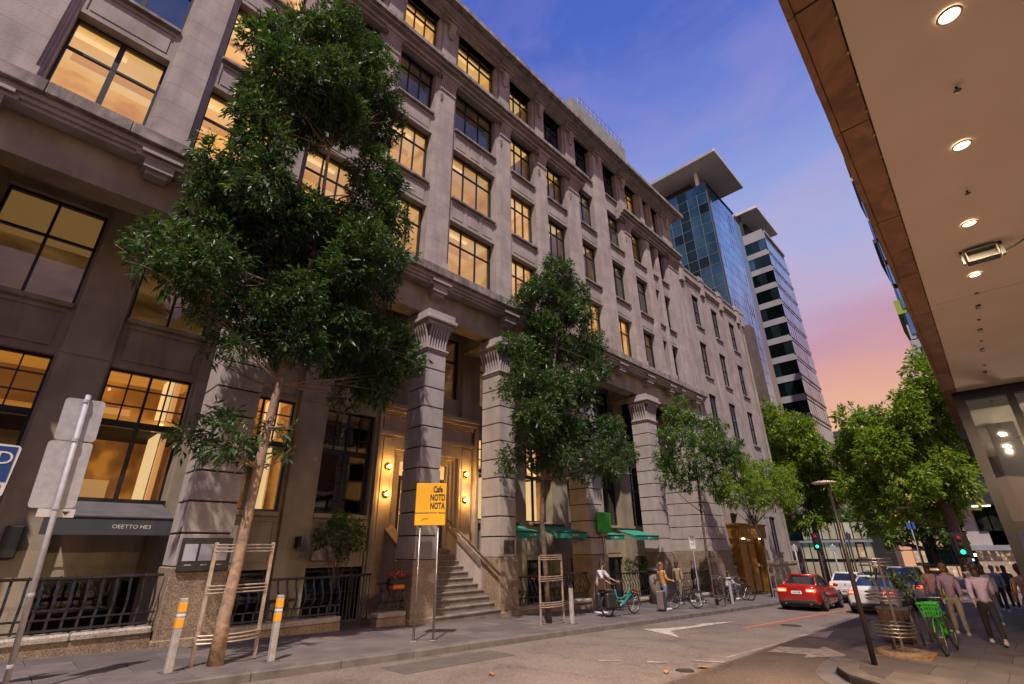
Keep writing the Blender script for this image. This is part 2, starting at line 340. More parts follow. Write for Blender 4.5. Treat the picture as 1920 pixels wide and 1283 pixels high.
def clone(root, loc=None, rz=None, label=None, group=None):
    def cp(o, par):
        c = o.copy(); COL.objects.link(c); c.parent = par
        for ch in list(o.children): cp(ch, c)
        return c
    r = cp(root, None)
    if loc is not None: r.location = loc
    if rz is not None: r.rotation_euler = (0, 0, rz)
    if label: r['label'] = label
    if group: r['group'] = group
    return r
def text(name, body, parent, loc, size, m, rot=(PI/2, 0, 0), ext=.003, align='CENTER', sx=1, bold=0, font_shear=0):
    c = bpy.data.curves.new(name, 'FONT'); c.body = body; c.size = size; c.extrude = ext; c.align_x = align; c.align_y = 'CENTER'; c.offset = bold; c.shear = font_shear
    c.resolution_u = 3; c.materials.append(m)
    tmp = bpy.data.objects.new(name, c); me = bpy.data.meshes.new_from_object(tmp); bpy.data.objects.remove(tmp); bpy.data.curves.remove(c); me.name = name
    o = bpy.data.objects.new(name, me); link(o, parent); off = ORG.get(parent.name, (0, 0, 0))
    o.location = (loc[0]-off[0], loc[1]-off[1], loc[2]-off[2]); o.rotation_euler = rot; o.scale = (sx, 1, 1); return o
def unit_box(name, m, b=0):
    mb = MB(); mb.box(0, 1, 0, 1, 0, 1); return mb.mesh(name, m)
# ------------------------------------------------------------------ ground, road, pavements
RZ = -0.13
def sheet(name, poly, dz, m, parent=None):
    mb = MB(); mb.add([(x, y, gz(x)+dz) for x, y in poly], [tuple(range(len(poly)))])
    me = mb.mesh(name, m); o = bpy.data.objects.new(name, me); link(o, parent); ORG[o.name] = (0, 0, 0); return o
g = sheet('ground', [(-300, -600), (900, -600), (900, 600), (-300, 600)], -.30, mat('city_ground', (.12, .10, .09), .95)); g['kind'] = 'structure'
road = sheet('road', [(-40, .2), (240, .2), (240, 9.06), (-40, 9.06)], RZ, ASPHALT); road['kind'] = 'structure'
cross = sheet('cross_street', [(45.5, -150), (55, -150), (55, 150), (45.5, 150)], RZ+.004, ASPHALT); cross['kind'] = 'structure'
# left pavement: body, kerb stones and bluestone slabs
YK, YB = 9.0, 12.56
mb = MB(); mb.box(-40, 45, YK+.32, 16.2, -.4, -.03, sl=1); pav = struct('pavement', mb, GROUT)
rnd = random.Random(5)
def kerbrun(parent, x0, x1, y0, y1, L=1.5):
    x = x0
    while x < x1-.1:
        e = min(x+L*rnd.uniform(.85, 1.15), x1)
        mb = MB(); mb.bbox(x+.004, e-.004, y0, y1, -.30, rnd.uniform(-.004, .002), .018)
        mb.v = [(a, b, c+gz(a)) for a, b, c in mb.v]
        part('kerb_stone', mb, KERB, parent); x = e
kerbrun(pav, -6, 45, YK, YK+.32)
def slab_mesh(name, L, Wd, m):
    mb = MB(); mb.bbox(.004, L-.004, .004, Wd-.004, -.06, 0, .005); mb.v = [(a, b, c-S*a) for a, b, c in mb.v]; return mb.mesh(name, m)
pm = [slab_mesh('paving_slab', 1, 1, m) for m in (PAVE, PAVE2, PAVE3)]
def slabs(parent, xa, xb, ya, yb, rows, L, skip=lambda x, y: False):
    w = (yb-ya)/rows
    for r in range(rows):
        x = xa - (r % 2)*L*.5 - rnd.random()*.3
        while x < xb:
            if not skip(x, ya+r*w): share('paving_slab', rnd.choice(pm), parent, (x, ya+r*w, gz(x)+rnd.uniform(-.002, .002)), (L, w, 1))
            x += L
            if x > 0 and 0: pass
def slabs_s(parent, xa, xb, ya, yb, rows, L):
    # slabs keep the street's slope: the mesh is sheared for a 1 m slab, so its height is scaled by the length
    w = (yb-ya)/rows
    for r in range(rows):
        x = xa-(r % 2)*L*.5
        while x < xb:
            o = share('paving_slab', rnd.choice(pm), parent, (x, ya+r*w, gz(x)+rnd.uniform(-.002, .001)), (L, w, L)); x += L
slabs_s(pav, -3.0, 21, YK+.33, YB, 4, 1.15)
mb = MB(); mb.box(21.6, 45, YK+.33, YB, -.06, -.004, sl=1); part('paving_sheet', mb, PAVE, pav)
# right pavement with its rounded nose
nose = [(-12, 1.2), (9.1, 1.25), (9.7, 1.6), (10.0, 2.1), (10.45, 2.62), (11.05, 2.92), (11.9, 3.06), (13.4, 3.16), (45, 3.2)]
mb = MB(); poly = nose+[(45, -30), (-12, -30)]; n = len(poly)
mb.add([(x, y, gz(x)-.004-.03*0-.026) for x, y in poly]+[(x, y, gz(x)-.35) for x, y in poly], [tuple(range(n)), tuple(range(2*n-1, n-1, -1))]+[(i, (i+1) % n, (i+1) % n+n, i+n) for i in range(n)])
pavr = struct('pavement_across', mb, GROUT)
def offs(path, d):
    out = []
    for i, p in enumerate(path):
        a = Vector(path[max(i-1, 0)]); b = Vector(path[min(i+1, len(path)-1)]); t = (b-a).normalized(); out.append((p[0]+t.y*d, p[1]-t.x*d))
    return out
dens = []
for i in range(len(nose)-1):
    a, b = Vector(nose[i]), Vector(nose[i+1]); k = max(1, int((b-a).length/1.1)) if (b-a).length > 2 else 1
    for j in range(k): q = a+(b-a)*j/k; dens.append((q.x, q.y))
dens.append(nose[-1]); dens = [p for p in dens if -2 < p[0] < 40]
inn = offs(dens, .34)
for i in range(len(dens)-1):
    a, b, c, d = dens[i], dens[i+1], inn[i+1], inn[i]
    mb = MB(); q = [a, b, c, d]; cx = sum(p[0] for p in q)/4; cy = sum(p[1] for p in q)/4
    q = [(cx+(x-cx)*.992, cy+(y-cy)*.99) for x, y in q]
    mb.add([(x, y, gz(x)-.3) for x, y in q]+[(x, y, gz(x)+.001) for x, y in q], [(0, 1, 2, 3), (7, 6, 5, 4), (0, 4, 5, 1), (1, 5, 6, 2), (2, 6, 7, 3), (3, 7, 4, 0)])
    part('kerb_stone', mb, KERB, pavr)
# gutter apron of pale bluestone round the nose
out = offs(dens, -.36)
mb = MB()
for i in range(len(dens)-1):
    if dens[i][0] > 8.5 and dens[i+1][0] < 13.5:
        q = [dens[i], out[i], out[i+1], dens[i+1]]; mb.add([(x, y, gz(x)+RZ+.006) for x, y in q], [(0, 1, 2, 3)])
part('gutter_strip', mb, mat('grey_gutter_stone', (.20, .19, .21), .6, col2=(.15, .14, .155), scale=3, bump=.2), pavr)
# slabs of the right pavement, clipped to the inner kerb line
def inside(x): 
    for i in range(len(inn)-1):
        if inn[i][0] <= x <= inn[i+1][0] and inn[i+1][0] > inn[i][0]:
            t = (x-inn[i][0])/(inn[i+1][0]-inn[i][0]); return inn[i][1]+t*(inn[i+1][1]-inn[i][1])
    return inn[0][1] if x < inn[0][0] else inn[-1][1]
for xi in range(-1, 20):
    x0 = xi*1.25+.1; x1 = x0+1.25; yy = -2.6+(xi % 2)*.5
    while yy < 3.0:
        y1 = yy+.95; xs_ = [x0+.004+(x1-x0-.008)*k/10 for k in range(11)]; tp = [min(y1-.004, inside(x)-.006) for x in xs_]
        ok = [(x, t_) for x, t_ in zip(xs_, tp) if t_ > yy+.012]
        if len(ok) > 2:
            q = [(ok[0][0], yy+.004), (ok[-1][0], yy+.004)]+ok[::-1]; nq = len(q)
            mb = MB(); dz = rnd.uniform(-.002, .001)
            mb.add([(x, y, gz(x)-.06) for x, y in q]+[(x, y, gz(x)+dz) for x, y in q], [tuple(range(nq))[::-1], tuple(range(nq, 2*nq))]+[(k, (k+1) % nq, (k+1) % nq+nq, k+nq) for k in range(nq)])
            part('paving_slab', mb, rnd.choice((PAVE, PAVE2, PAVE3)), pavr)
        yy = y1
mb = MB(); mb.box(25.1, 45, -8, 2.84, -.06, -.003, sl=1); part('paving_sheet', mb, PAVE, pavr)
mb = MB(); mb.box(-3, 25.1, -12, -2.61, -.06, -.003, sl=1); part('paving_sheet', mb, PAVE, pavr)
# far pavements beyond the cross street
mb = MB(); mb.box(56, 240, 9.0, 60, -.4, 0, sl=1); struct('pavement_far', mb, PAVE)
mb = MB(); mb.box(56, 240, -60, 3.2, -.4, 0, sl=1); struct('pavement_far_across', mb, PAVE)
# painted marks on the road
def mark(polys, m=WPAINT, dz=.008, name='road_marking'):
    mb = MB()
    for p in polys: mb.add([(x, y, gz(x)+RZ+dz) for x, y in p], [tuple(range(len(p)))])
    return struct(name, mb, m)
mark([[(13.98, 8.47), (13.2, 6.95), (14.2, 7.72), (18.4, 7.5), (16.73, 7.95), (15.9, 7.86), (14.6, 8.12)]])
mark([[(12.6, 4.64), (13.64, 4.69), (13.95, 3.98), (14.47, 3.98), (13.42, 3.25), (12.45, 3.85), (12.95, 3.92)]])
mark([[(15.9, 4.95), (17.12, 4.92), (18.0, 4.62), (16.1, 4.33), (16.25, 4.66)]])
FAINT = mat('worn_road_paint', (.30, .26, .24), .85, col2=(.17, .14, .125), scale=5, detail=12, lo=.42, hi=.58)
mark([[(11.2, 4.9), (15.2, 4.80), (15.2, 4.85), (11.2, 4.96)]], FAINT)
mark([[(9.5, 5.75), (9.75, 5.45), (9.9, 5.5), (9.65, 5.82)], [(10.3, 5.2), (10.6, 4.7), (10.75, 4.78), (10.45, 5.3)], [(8.9, 6.4), (9.2, 6.15), (9.25, 6.25), (8.98, 6.5)]], FAINT)
# two thin red stripes along the lane
mark([[(16.6, 6.68), (27.4, 6.28), (27.4, 6.18), (16.6, 6.56)], [(16.9, 6.5), (27.4, 6.10), (27.4, 6.05), (16.9, 6.44)]], mat('red_stripe', (.52, .16, .10), .8, col2=(.36, .13, .09), scale=6))
# iron covers set in the road
for (x, y, r, lb) in ((9.35, 4.9, .16, 'small round iron cover in the road near the shade edge'), (18.5, 5.9, .3, 'round iron cover in the lane before the cars')):
    mb = MB(); mb.lathe((0, 0, 0), [(r, 0), (r, .012), (r*.9, .012), (r*.88, .006)], 24); o_ = solo('road_cover', mb, mat('iron_cover', (.05, .04, .035), .6, metal=.4), lb, 'manhole cover', (x, y, gz(x)+RZ+.002), group='iron covers in the road'); o_.rotation_euler = (0, math.atan(S), 0)
mb = MB()
for (x0, x1, y0, y1) in ((5.5, 8.2, 7.9, 8.7), (19, 23, 4.4, 5.3)): mb.add([(x0, y0, gz(x0)+RZ+.004), (x1, y0+.05, gz(x1)+RZ+.004), (x1, y1, gz(x1)+RZ+.004), (x0, y1-.04, gz(x0)+RZ+.004)], [(0, 1, 2, 3)])
struct('road_patch', mb, mat('asphalt_patch', (.11, .092, .085), .9, col2=(.085, .07, .065), scale=3, detail=10, bump=.5, bscale=90))
# dry leaves and a dark patch on the asphalt
LEAFD = mat('dry_leaf', (.35, .16, .06), .8)
for (x, y, r, k) in ((6.55, 6.9, .9, 0), (9.75, 4.75, 2.1, 1), (8.9, 5.0, .3, 2)):
    mb = MB(); c, s_ = math.cos(r), math.sin(r)
    pts = [(-.11, 0), (-.04, .035), (.03, .05), (.12, .01), (.04, -.03), (-.05, -.035)]
    vs = [(u*c-v*s_, u*s_+v*c, .02+abs(v)*.6) for u, v in pts]
    mb.add(vs+[(0, 0, .005)], [(i, (i+1) % 6, 6) for i in range(6)])
    solo('fallen_leaf', mb, LEAFD, ['dry brown leaf lying on the asphalt in front of the yellow sign', 'small dry leaf at the edge of the shade on the road', 'curled leaf on the road beside the faded white mark'][k], 'leaf', (x, y, gz(x)+RZ), group='fallen leaves on the road')
# ------------------------------------------------------------------ the heritage building
HB = thing('heritage_building', 'long grey stone office building with tall rusticated piers and lit windows', 'building', (12, 12.7, gz(12)), world=True)
bays = [(-5.0, -3.1), (-1.9, 0.0), (1.05, 2.85), (3.9, 5.7), (6.7, 8.5), (9.65, 12.15), (13.2, 14.95), (15.95, 17.6), (18.85, 20.4), (21.8, 23.4), (24.5, 26.1), (26.95, 27.65), (28.05, 29.2)]
XE = 30.9
gaps = []
e = -6.2
for a, b in bays: gaps.append((e, a)); e = b
gaps.append((e, XE))
YG = 13.12; YW = 12.80; YP = 12.64
rows = [(11.0, 13.82), (14.97, 17.58), (18.70, 21.28), (22.45, 24.98)]
PANE = unit_box('pane', GLASS); PANER = unit_box('pane', GLASSR)
def window(parent, x0, x1, z0, z1, yg, cols, hs, fr=.06, mul=.035, room=None, roomc=None, glass=PANE, mid=None, depth=2.2, blind=None, name='window', small=False):
    """steel window: outer frame, mullions, panes; hs = transom heights as fractions; a room behind the glass"""
    mb = MB(); y0, y1 = yg-.05, yg+.05
    mb.box(x0, x0+fr, y0, y1, z0, z1); mb.box(x1-fr, x1, y0, y1, z0, z1)
    mb.box(x0+fr, x1-fr, y0, y1, z0, z0+fr); mb.box(x0+fr, x1-fr, y0, y1, z1-fr, z1)
    xs = [x0+fr+(x1-x0-2*fr)*i/cols for i in range(cols+1)]
    zs = [z0+fr]+[z0+(z1-z0)*h for h in hs]+[z1-fr]
    for i in range(1, cols):
        w = mul*(1.9 if mid == i else 1); mb.box(xs[i]-w/2, xs[i]+w/2, y0+.01, y1-.01, z0+fr, z1-fr)
    for h in zs[1:-1]:
        mb.box(x0+fr, x1-fr, y0+.006, y1-.014, h-mul/2, h+mul/2)
    w = part(name, mb, MULL, parent)
    for i in range(cols):
        for j in range(len(zs)-1):
            share('pane', glass, w, (xs[i], yg-.006, zs[j]), (xs[i+1]-xs[i], .012, zs[j+1]-zs[j]))
    if room:
        mb = MB(); a, b, c, d, f, g2 = x0-.25, x1+.25, yg+.12, yg+depth, z0-.1, z1+.25
        vs = [(a, c, f), (b, c, f), (b, d, f), (a, d, f), (a, c, g2), (b, c, g2), (b, d, g2), (a, d, g2)]
        mb.add(vs, [(0, 1, 2, 3)], 2); mb.add(vs, [(4, 7, 6, 5)], 1); mb.add(vs, [(3, 2, 6, 7), (0, 3, 7, 4), (1, 5, 6, 2)], 0)
        part('lit_interior' if room not in (ROOMK, ROOMB) else 'dark_interior', mb, [room, roomc or room, ROOMK], w)
        if room in (ROOM, ROOMG):
            # room light put in as glow: lamp bar and beam, or restaurant curtain strip
            mb = MB(); rr = random.Random(int(x0*31+z0*7))
            xx = x0+(x1-x0)*rr.uniform(.2, .6)
            if room is ROOMG:
                xx = x0+(x1-x0)*.78; mb.box(xx, xx+.07, yg+.25, yg+1.3, z0, z1+.2, 0); mb.box(xx+.22, xx+.34, yg+.9, yg+1.0, z0, z1+.2, 1); mb.box(x0, x0+.9, yg+1.9, yg+2.0, z0+.1, z0+.75, 1); mb.box(x0+.2, x0+.26, yg+1.2, yg+1.26, z1-.25, z1-.19, 0)
            else: mb.box(xx-.55, xx+.55, yg+.6, yg+.72, z1+.1, z1+.16, 0); mb.box(x0, x1, yg+1.4, yg+1.5, z1-.02, z1+.24, 1)
            part('room_fitting', mb, [mat('bright_fitting', (.9, .7, .4), .8, emit=(1, .70, .32), estr=1.1), mat('warm_glow', (.5, .3, .12), .9, emit=(1, .55, .2), estr=.5)], w)
    if blind:
        mb = MB(); mb.box(x0+fr, x1-fr, yg+.08, yg+.1, z0+blind*(z1-z0), z1-fr); part('roller_blind', mb, mat('backlit_blind', (.45, .36, .22), .9, emit=(.80, .44, .13), estr=.26), w)
    return w
lit = {  # (row, bay): kind
}
L1 = 'L'; BB = 'B'; GG = 'G'; KK = 'K'; HH = 'H'
plan = ['BLLLLLLLLLLKK', 'BRLLLLLHGGLKG', 'BLLLBBBHGGHKK', 'LLLLLLHKKKLLK']
plan = {0: 'LLLLLLLGLLHKK', 1: 'LRLLLLLHHGGKG', 2: 'LLLBBBHHGGHKK', 3: 'LLLLLLHKKKLLK'}
for r, (z0, z1) in enumerate(rows):
    for i, (a, b) in enumerate(bays):
        k = plan[r][i]; cols = 2 if i < 3 else (3 if i < 8 else (1 if i == 11 else 2))
        hs = [.70] if i >= 3 else [.66]
        zz0 = z0
        rm, rc, gl = {'L': (ROOM, ROOMC, PANE), 'R': (ROOMB, ROOMB, PANER), 'B': (ROOMB, ROOMD, PANE), 'G': (ROOMD, ROOMC, PANER), 'K': (ROOMK, ROOMB, PANER), 'H': (ROOMD, ROOMC, PANE)}[k]
        window(HB, a, b, zz0, z1, YG, cols, hs, room=rm, roomc=rc, glass=gl, mid=1 if i < 3 else None, mul=.045 if i >= 3 else .06)
# spandrels with sunk panels and sills
def panelled(mb, x0, x1, z0, z1, yf, yb, n=1, rim=.13, sunk=.03):
    mb.box(x0, x1, yf+sunk, yb, z0, z1)
    w = (x1-x0)/n
    for i in range(n):
        a, b = x0+i*w, x0+(i+1)*w
        mb.box(a, a+rim*.6, yf, yf+sunk, z0, z1); mb.box(b-rim*.6, b, yf, yf+sunk, z0, z1)
        mb.box(a+rim*.6, b-rim*.6, yf, yf+sunk, z0, z0+rim); mb.box(a+rim*.6, b-rim*.6, yf, yf+sunk, z1-rim, z1)
        mb.box(a+rim*.6+.07, b-rim*.6-.07, yf+.006, yf+sunk, z0+rim+.07, z1-rim-.07)
for i, (a, b) in enumerate(bays):
    npn = 2 if i == 5 else (2 if i < 3 and 0 else 1)
    if i == 5: npn = 3
    for (z0, z1) in ((13.82, 14.85), (17.58, 18.58)):
        mb = MB(); panelled(mb, a, b, z0, z1, YW, 13.3, npn); part('spandrel_panel', mb, STONE, HB)
        mb = MB(); mb.bbox(a, b, YW-.13, YG-.05, z1, z1+.115, .015); part('window_sill', mb, SILL, HB)
    mb = MB(); mb.box(a, b, YW, 13.3, 21.28, 22.45); part('spandrel_panel', mb, STONE, HB)
    mb = MB(); mb.box(a, b, YW, 13.3, 24.98, 25.3); part('window_head', mb, STONE, HB)
    mb = MB(); mb.box(a-.02, b+.02, 12.5, 13.3, 10.6, 10.99); part('window_base', mb, STONE, HB)
# pilasters between the bays: wall strip + raised pilaster with coursed stones
caps = []
for i, (a, b) in enumerate(gaps):
    mb = MB(); mb.box(a, b, YW-.02, 13.3, 10.9, 25.3); part('wall', mb, STONE, HB)
    ins = .13 if b-a > .8 else .05
    if i == len(gaps)-1: a2, b2 = a+.15, b
    else: a2, b2 = a+ins, b-ins
    plain = i in (9,)
    top = 25.3 if plain else 21.0
    # raised face with a fine step each side
    mb = MB(); mb.box(a2-.075, b2+.075, YW-.06, YW-.02, 11.0, top); mb.box(a2-.02, b2+.02, YW-.1, YW-.06, 11.0, top); part('pilaster_edge', mb, STONEJ, HB)
    a2, b2 = a2+.04, b2-.04
    mb = MB(); mb.box(a2, b2, YP, YW-.1, 11.0, top); mb.box(a2-.08, b2+.08, YP-.03, YW-.102, 11.0, 11.55)
    part('pilaster', mb, STONEJ, HB)
    if not plain and i not in (11, 12):
        caps.append((a2, b2)); c = MB(); w = b2-a2; n = 9
        for k in range(n):
            x = a2+.05+(w-.1)*k/(n-1)
            c.tube([(x, YP-.01, 20.35), (x, YP-.03, 20.6), (x, YP-.09, 20.8), (x, YP-.16, 20.93)], [.03, .034, .04, .05], 6)
        c.box(a2-.03, b2+.03, YP-.05, YP+.05, 20.26, 20.34); c.box(a2-.02, b2+.02, YP-.02, YP+.06, 20.2, 20.26)
        c.box(a2-.1, b2+.1, YP-.2, YP+.05, 20.93, 21.02); c.box(a2-.14, b2+.14, YP-.26, YP+.05, 21.02, 21.1)
        part('capital', c, STONE, HB)
        d = MB(); x = a2+.07; d.lathe((x, YP-.02, 19.55), [(.01, 0), (.045, .06), (.03, .1), (.06, .2), (.035, .24), (.07, .34), (.07, .4)], 8); part('drop_ornament', d, STONED, HB)
    # attic pier above the cornice with a bracket under the eaves
    if not plain:
        mb = MB(); mb.box(a2, b2, YP+.05, YW-.02, 22.2, 25.3); part('attic_pier', mb, STONE, HB)
    if i not in (11, 12):
        k = MB(); xm = (a2+b2)/2
        k.box(a2-.05, b2+.05, YP-.1, YW-.02, 24.75, 24.9); k.box(a2-.1, b2+.1, YP-.22, YW-.02, 24.9, 25.05); k.box(a2-.14, b2+.14, YP-.34, YW-.02, 25.05, 25.18)
        k.prism([(YP-.22, 24.75), (YP-.16, 24.3), (YP-.02, 24.05), (YP+.05, 24.05), (YP+.05, 24.75)], xm-.16, xm+.16, 'x')
        k.box(xm-.1, xm+.1, YP-.06, YP+.05, 23.9, 24.06)
        part('eaves_bracket', k, STONE, HB)
# eaves
mb = MB(); mb.box(-6.2, XE+.35, 12.1, 13.4, 25.18, 25.28); mb.box(-6.2, XE+.25, 12.45, 13.4, 25.06, 25.18); mb.box(-6.2, XE+.2, 12.62, 13.4, 24.98, 25.06); part('eaves_moulding', mb, STONE, HB)
for k in range(22):
    x0 = -6.2+k*1.72; x1 = min(x0+1.7, XE+.75)
    if x0 > XE: break
    mb = MB(); mb.bbox(x0, x1, 11.85, 14.5, 25.28, 25.38, .01); mb.bbox(x0, x1, 11.78, 11.86, 25.24, 25.52, .01); part('eaves_slab', mb, SILL, HB)
# cornice under the attic storey, broken over the two plain bays
for (a, b) in ((-6.2, 19.2), (23.0, XE+.1)):
    for (yy, z0, z1, m) in ((12.6, 21.1, 21.22, STONE), (12.48, 21.22, 21.4, STONE), (12.3, 21.4, 21.52, STONE), (12.15, 21.52, 21.72, SILL), (12.3, 21.72, 21.8, SILL)):
        mb = MB(); mb.box(a, b, yy, 12.86, z0, z1); part('cornice_course', mb, m, HB)
    mb = MB(); mb.box(a+.1, b-.1, 12.5, 12.88, 21.8, 22.3); part('cornice_blocking', mb, STONE, HB)
# sills of the plain bays
for (a, b) in bays[8:10]:
    mb = MB(); mb.bbox(a, b, YW-.14, YG-.05, 22.32, 22.44, .015); part('window_sill', mb, SILL, HB)
# ledge over the colonnade
for k in range(25):
    x0 = -6.2+k*1.5; x1 = min(x0+1.496, XE+.35)
    if x0 > XE+.2: break
    mb = MB(); mb.bbox(x0, x1, 12.17, 12.72, 10.64, 10.98, .02); part('ledge_stone', mb, SILL, HB)
for (yy, z0, z1) in ((12.3, 10.5, 10.64), (12.36, 10.38, 10.5), (12.42, 10.28, 10.38)):
    mb = MB(); mb.box(-6.2, XE+.25-(yy-12.3), yy, 12.9, z0, z1); part('ledge_moulding', mb, STONE, HB)
mb = MB(); mb.box(-6.2, XE, 12.76, 13.4, 9.28, 10.28); part('beam', mb, STONED, HB)
for i, (a, b) in enumerate(gaps):
    xm = (a+b)/2; w = min(.3, (b-a)*.3)
    mb = MB(); mb.box(xm-w, xm+w, 12.36, 12.76, 10.06, 10.28); mb.box(xm-w+.07, xm+w-.07, 12.46, 12.76, 9.94, 10.06); mb.box(xm-w-.12, xm+w+.12, 12.25, 12.3, 10.38, 10.5); mb.box(xm-w-.2, xm+w+.2, 12.34, 12.42, 10.28, 10.38)
    part('ledge_bracket', mb, STONE, HB)
# ceiling and cross beams of the colonnade
mb = MB(); mb.box(-6.2, XE, 13.4, 15.2, 10.05, 10.28); part('colonnade_ceiling', mb, STONED, HB)
# solid core of the building behind the colonnade and the office floors, roof
mb = MB(); mb.box(-6.2, XE, 17.5, 28, -1.6, 25.2); mb.box(-6.2, XE, 13.35, 28, 25.38, 25.6); mb.box(-6.2, XE, 15.45, 17.5, 10.06, 10.28)
mb.box(XE-.3, XE, 13.3, 17.6, 10, 25.3); mb.box(-6.2, -5.9, 13.3, 17.6, 10, 25.3)
for z in (14.4, 18.3, 21.9): mb.box(-6.2, XE, 13.32, 17.5, z, z+.12)
part('wall', mb, STONED, HB)
# rooftop plant room with railing
mb = MB(); mb.box(20.2, 27.0, 13.6, 18, 25.6, 30.4); part('plant_room', mb, mat('grey_render', (.30, .30, .29), .9, col2=(.22, .22, .21), scale=1.5, detail=8), HB)
r = MB()
for k in range(12): r.tube([(21.0+k*.53, 13.65, 30.4), (21.0+k*.53, 13.65, 31.15)], .02, 5)
for z in (30.75, 31.15): r.tube([(21.0, 13.65, z), (26.85, 13.65, z)], .02, 5)
part('roof_railing', r, STEELP, HB)
# ---------------- inner wall of the colonnade
ROOMU = mat('tan_lit_upper_room', rough=.9, fn=_room([(.10, .05, .015), (.35, .18, .05), (.75, .42, .13)], (.6, .5, 1.5), .34))
YI = 14.9; YIP = 14.7; YIG = 15.12
def innerpil(a, b, z0=-1.9):
    mb = MB(); mb.box(a, b, YI, 15.35, z0, 10.05); part('inner_wall', mb, STONED, HB)
    mb = MB(); mb.box(a+.06, b-.06, YIP, YI, z0, 10.05); mb.box(a+.04, b-.04, YIP-.03, YIP, 5.9, 6.0); part('inner_pilaster', mb, STONED, HB)
for i, (a, b) in enumerate(gaps):
    if i == 5: b = 8.72; innerpil(8.5, 8.72); continue
    if i == 6: a = 12.95; innerpil(12.95, 13.2); continue
    innerpil(a, b)
groundkind = {1: 'H', 2: 'G', 3: 'G', 4: 'K', 6: 'L', 7: 'L', 8: 'K', 9: 'K', 10: 'K', 11: 'K', 12: 'K', 0: 'H'}
upkind = {1: 'D', 2: 'D', 3: 'K', 4: 'K', 5: 'D', 6: 'D', 7: 'K', 8: 'K', 9: 'K', 10: 'K', 11: 'K', 12: 'K', 0: 'D'}
for i, (a, b) in enumerate(bays):
    if i == 5: continue
    k = groundkind[i]; rm, rc, gl = {'G': (ROOMG, ROOMGC, PANE), 'H': (ROOMD, ROOMGC, PANE), 'L': (ROOMG, ROOMC, PANE), 'K': (ROOMK, ROOMD, PANER)}[k]
    cols = 4 if i < 11 else 2
    # upper lattice lights and the tall lower lights
    w = window(HB, a, b, 4.55, 5.85, YIG, cols, [.33, .66], fr=.05, mul=.03, mid=cols//2, room=rm, roomc=rc, glass=gl)
    w = window(HB, a, b, 2.62, 4.5, YIG, 2, [], fr=.06, mul=.05, room=rm, roomc=rc, glass=gl, mid=1)
    mb = MB(); mb.box(a, b, YIG-.07, YIG+.07, 4.49, 4.56); part('transom', mb, MULL, HB)
    mb = MB(); mb.bbox(a, b, YI-.1, YIG, 2.48, 2.61, .015); part('window_sill', mb, STONED, HB)
    mb = MB(); panelled(mb, a, b, 1.12, 2.48, YI, 15.3); part('spandrel_panel', mb, STONED, HB)
    mb = MB(); panelled(mb, a, b, 5.86, 7.05, YI, 15.3); part('spandrel_panel', mb, STONED, HB)
    mb = MB(); mb.bbox(a, b, YI-.1, YIG, 7.05, 7.17, .015); part('window_sill', mb, STONED, HB)
    k = upkind[i]
    window(HB, a, b, 7.18, 9.84, YIG, 2 if i != 11 else 1, [.62], fr=.06, mul=.06, room=ROOMU if k == 'D' else ROOMK, roomc=ROOMU if k == 'D' else ROOMK, glass=PANE, blind=.55 if i in (0, 1) else None)
    mb = MB(); mb.box(a, b, YI, 15.3, 9.84, 10.05); part('window_head', mb, STONED, HB)
    window(HB, a, b, -1.0, 1.05, YIG, 3 if i < 11 else 1, [.35, .7], fr=.06, mul=.03, room=ROOMK, roomc=ROOMD, glass=PANE)
    mb = MB(); mb.box(a, b, YI, 15.3, -1.9, -1.0); part('spandrel_panel', mb, STONED, HB)
mb = MB(); mb.box(-6.2, XE, 12.9, 15.2, -2.1, -1.9); part('areaway_floor', mb, PAVE3, HB)
# small dark fittings on the inner wall
mb = MB(); mb.bbox(.27, .55, 14.55, 14.7, 1.5, 2.12, .02); part('wall_box', mb, BLACKP, HB)
mb = MB(); mb.bbox(6.2, 6.32, 14.56, 14.7, 1.66, 1.96, .015); mb.lathe((6.26, 14.5, 1.66), [(.05, 0), (.055, .3)], 10); part('wall_box', mb, BLACKP, HB)
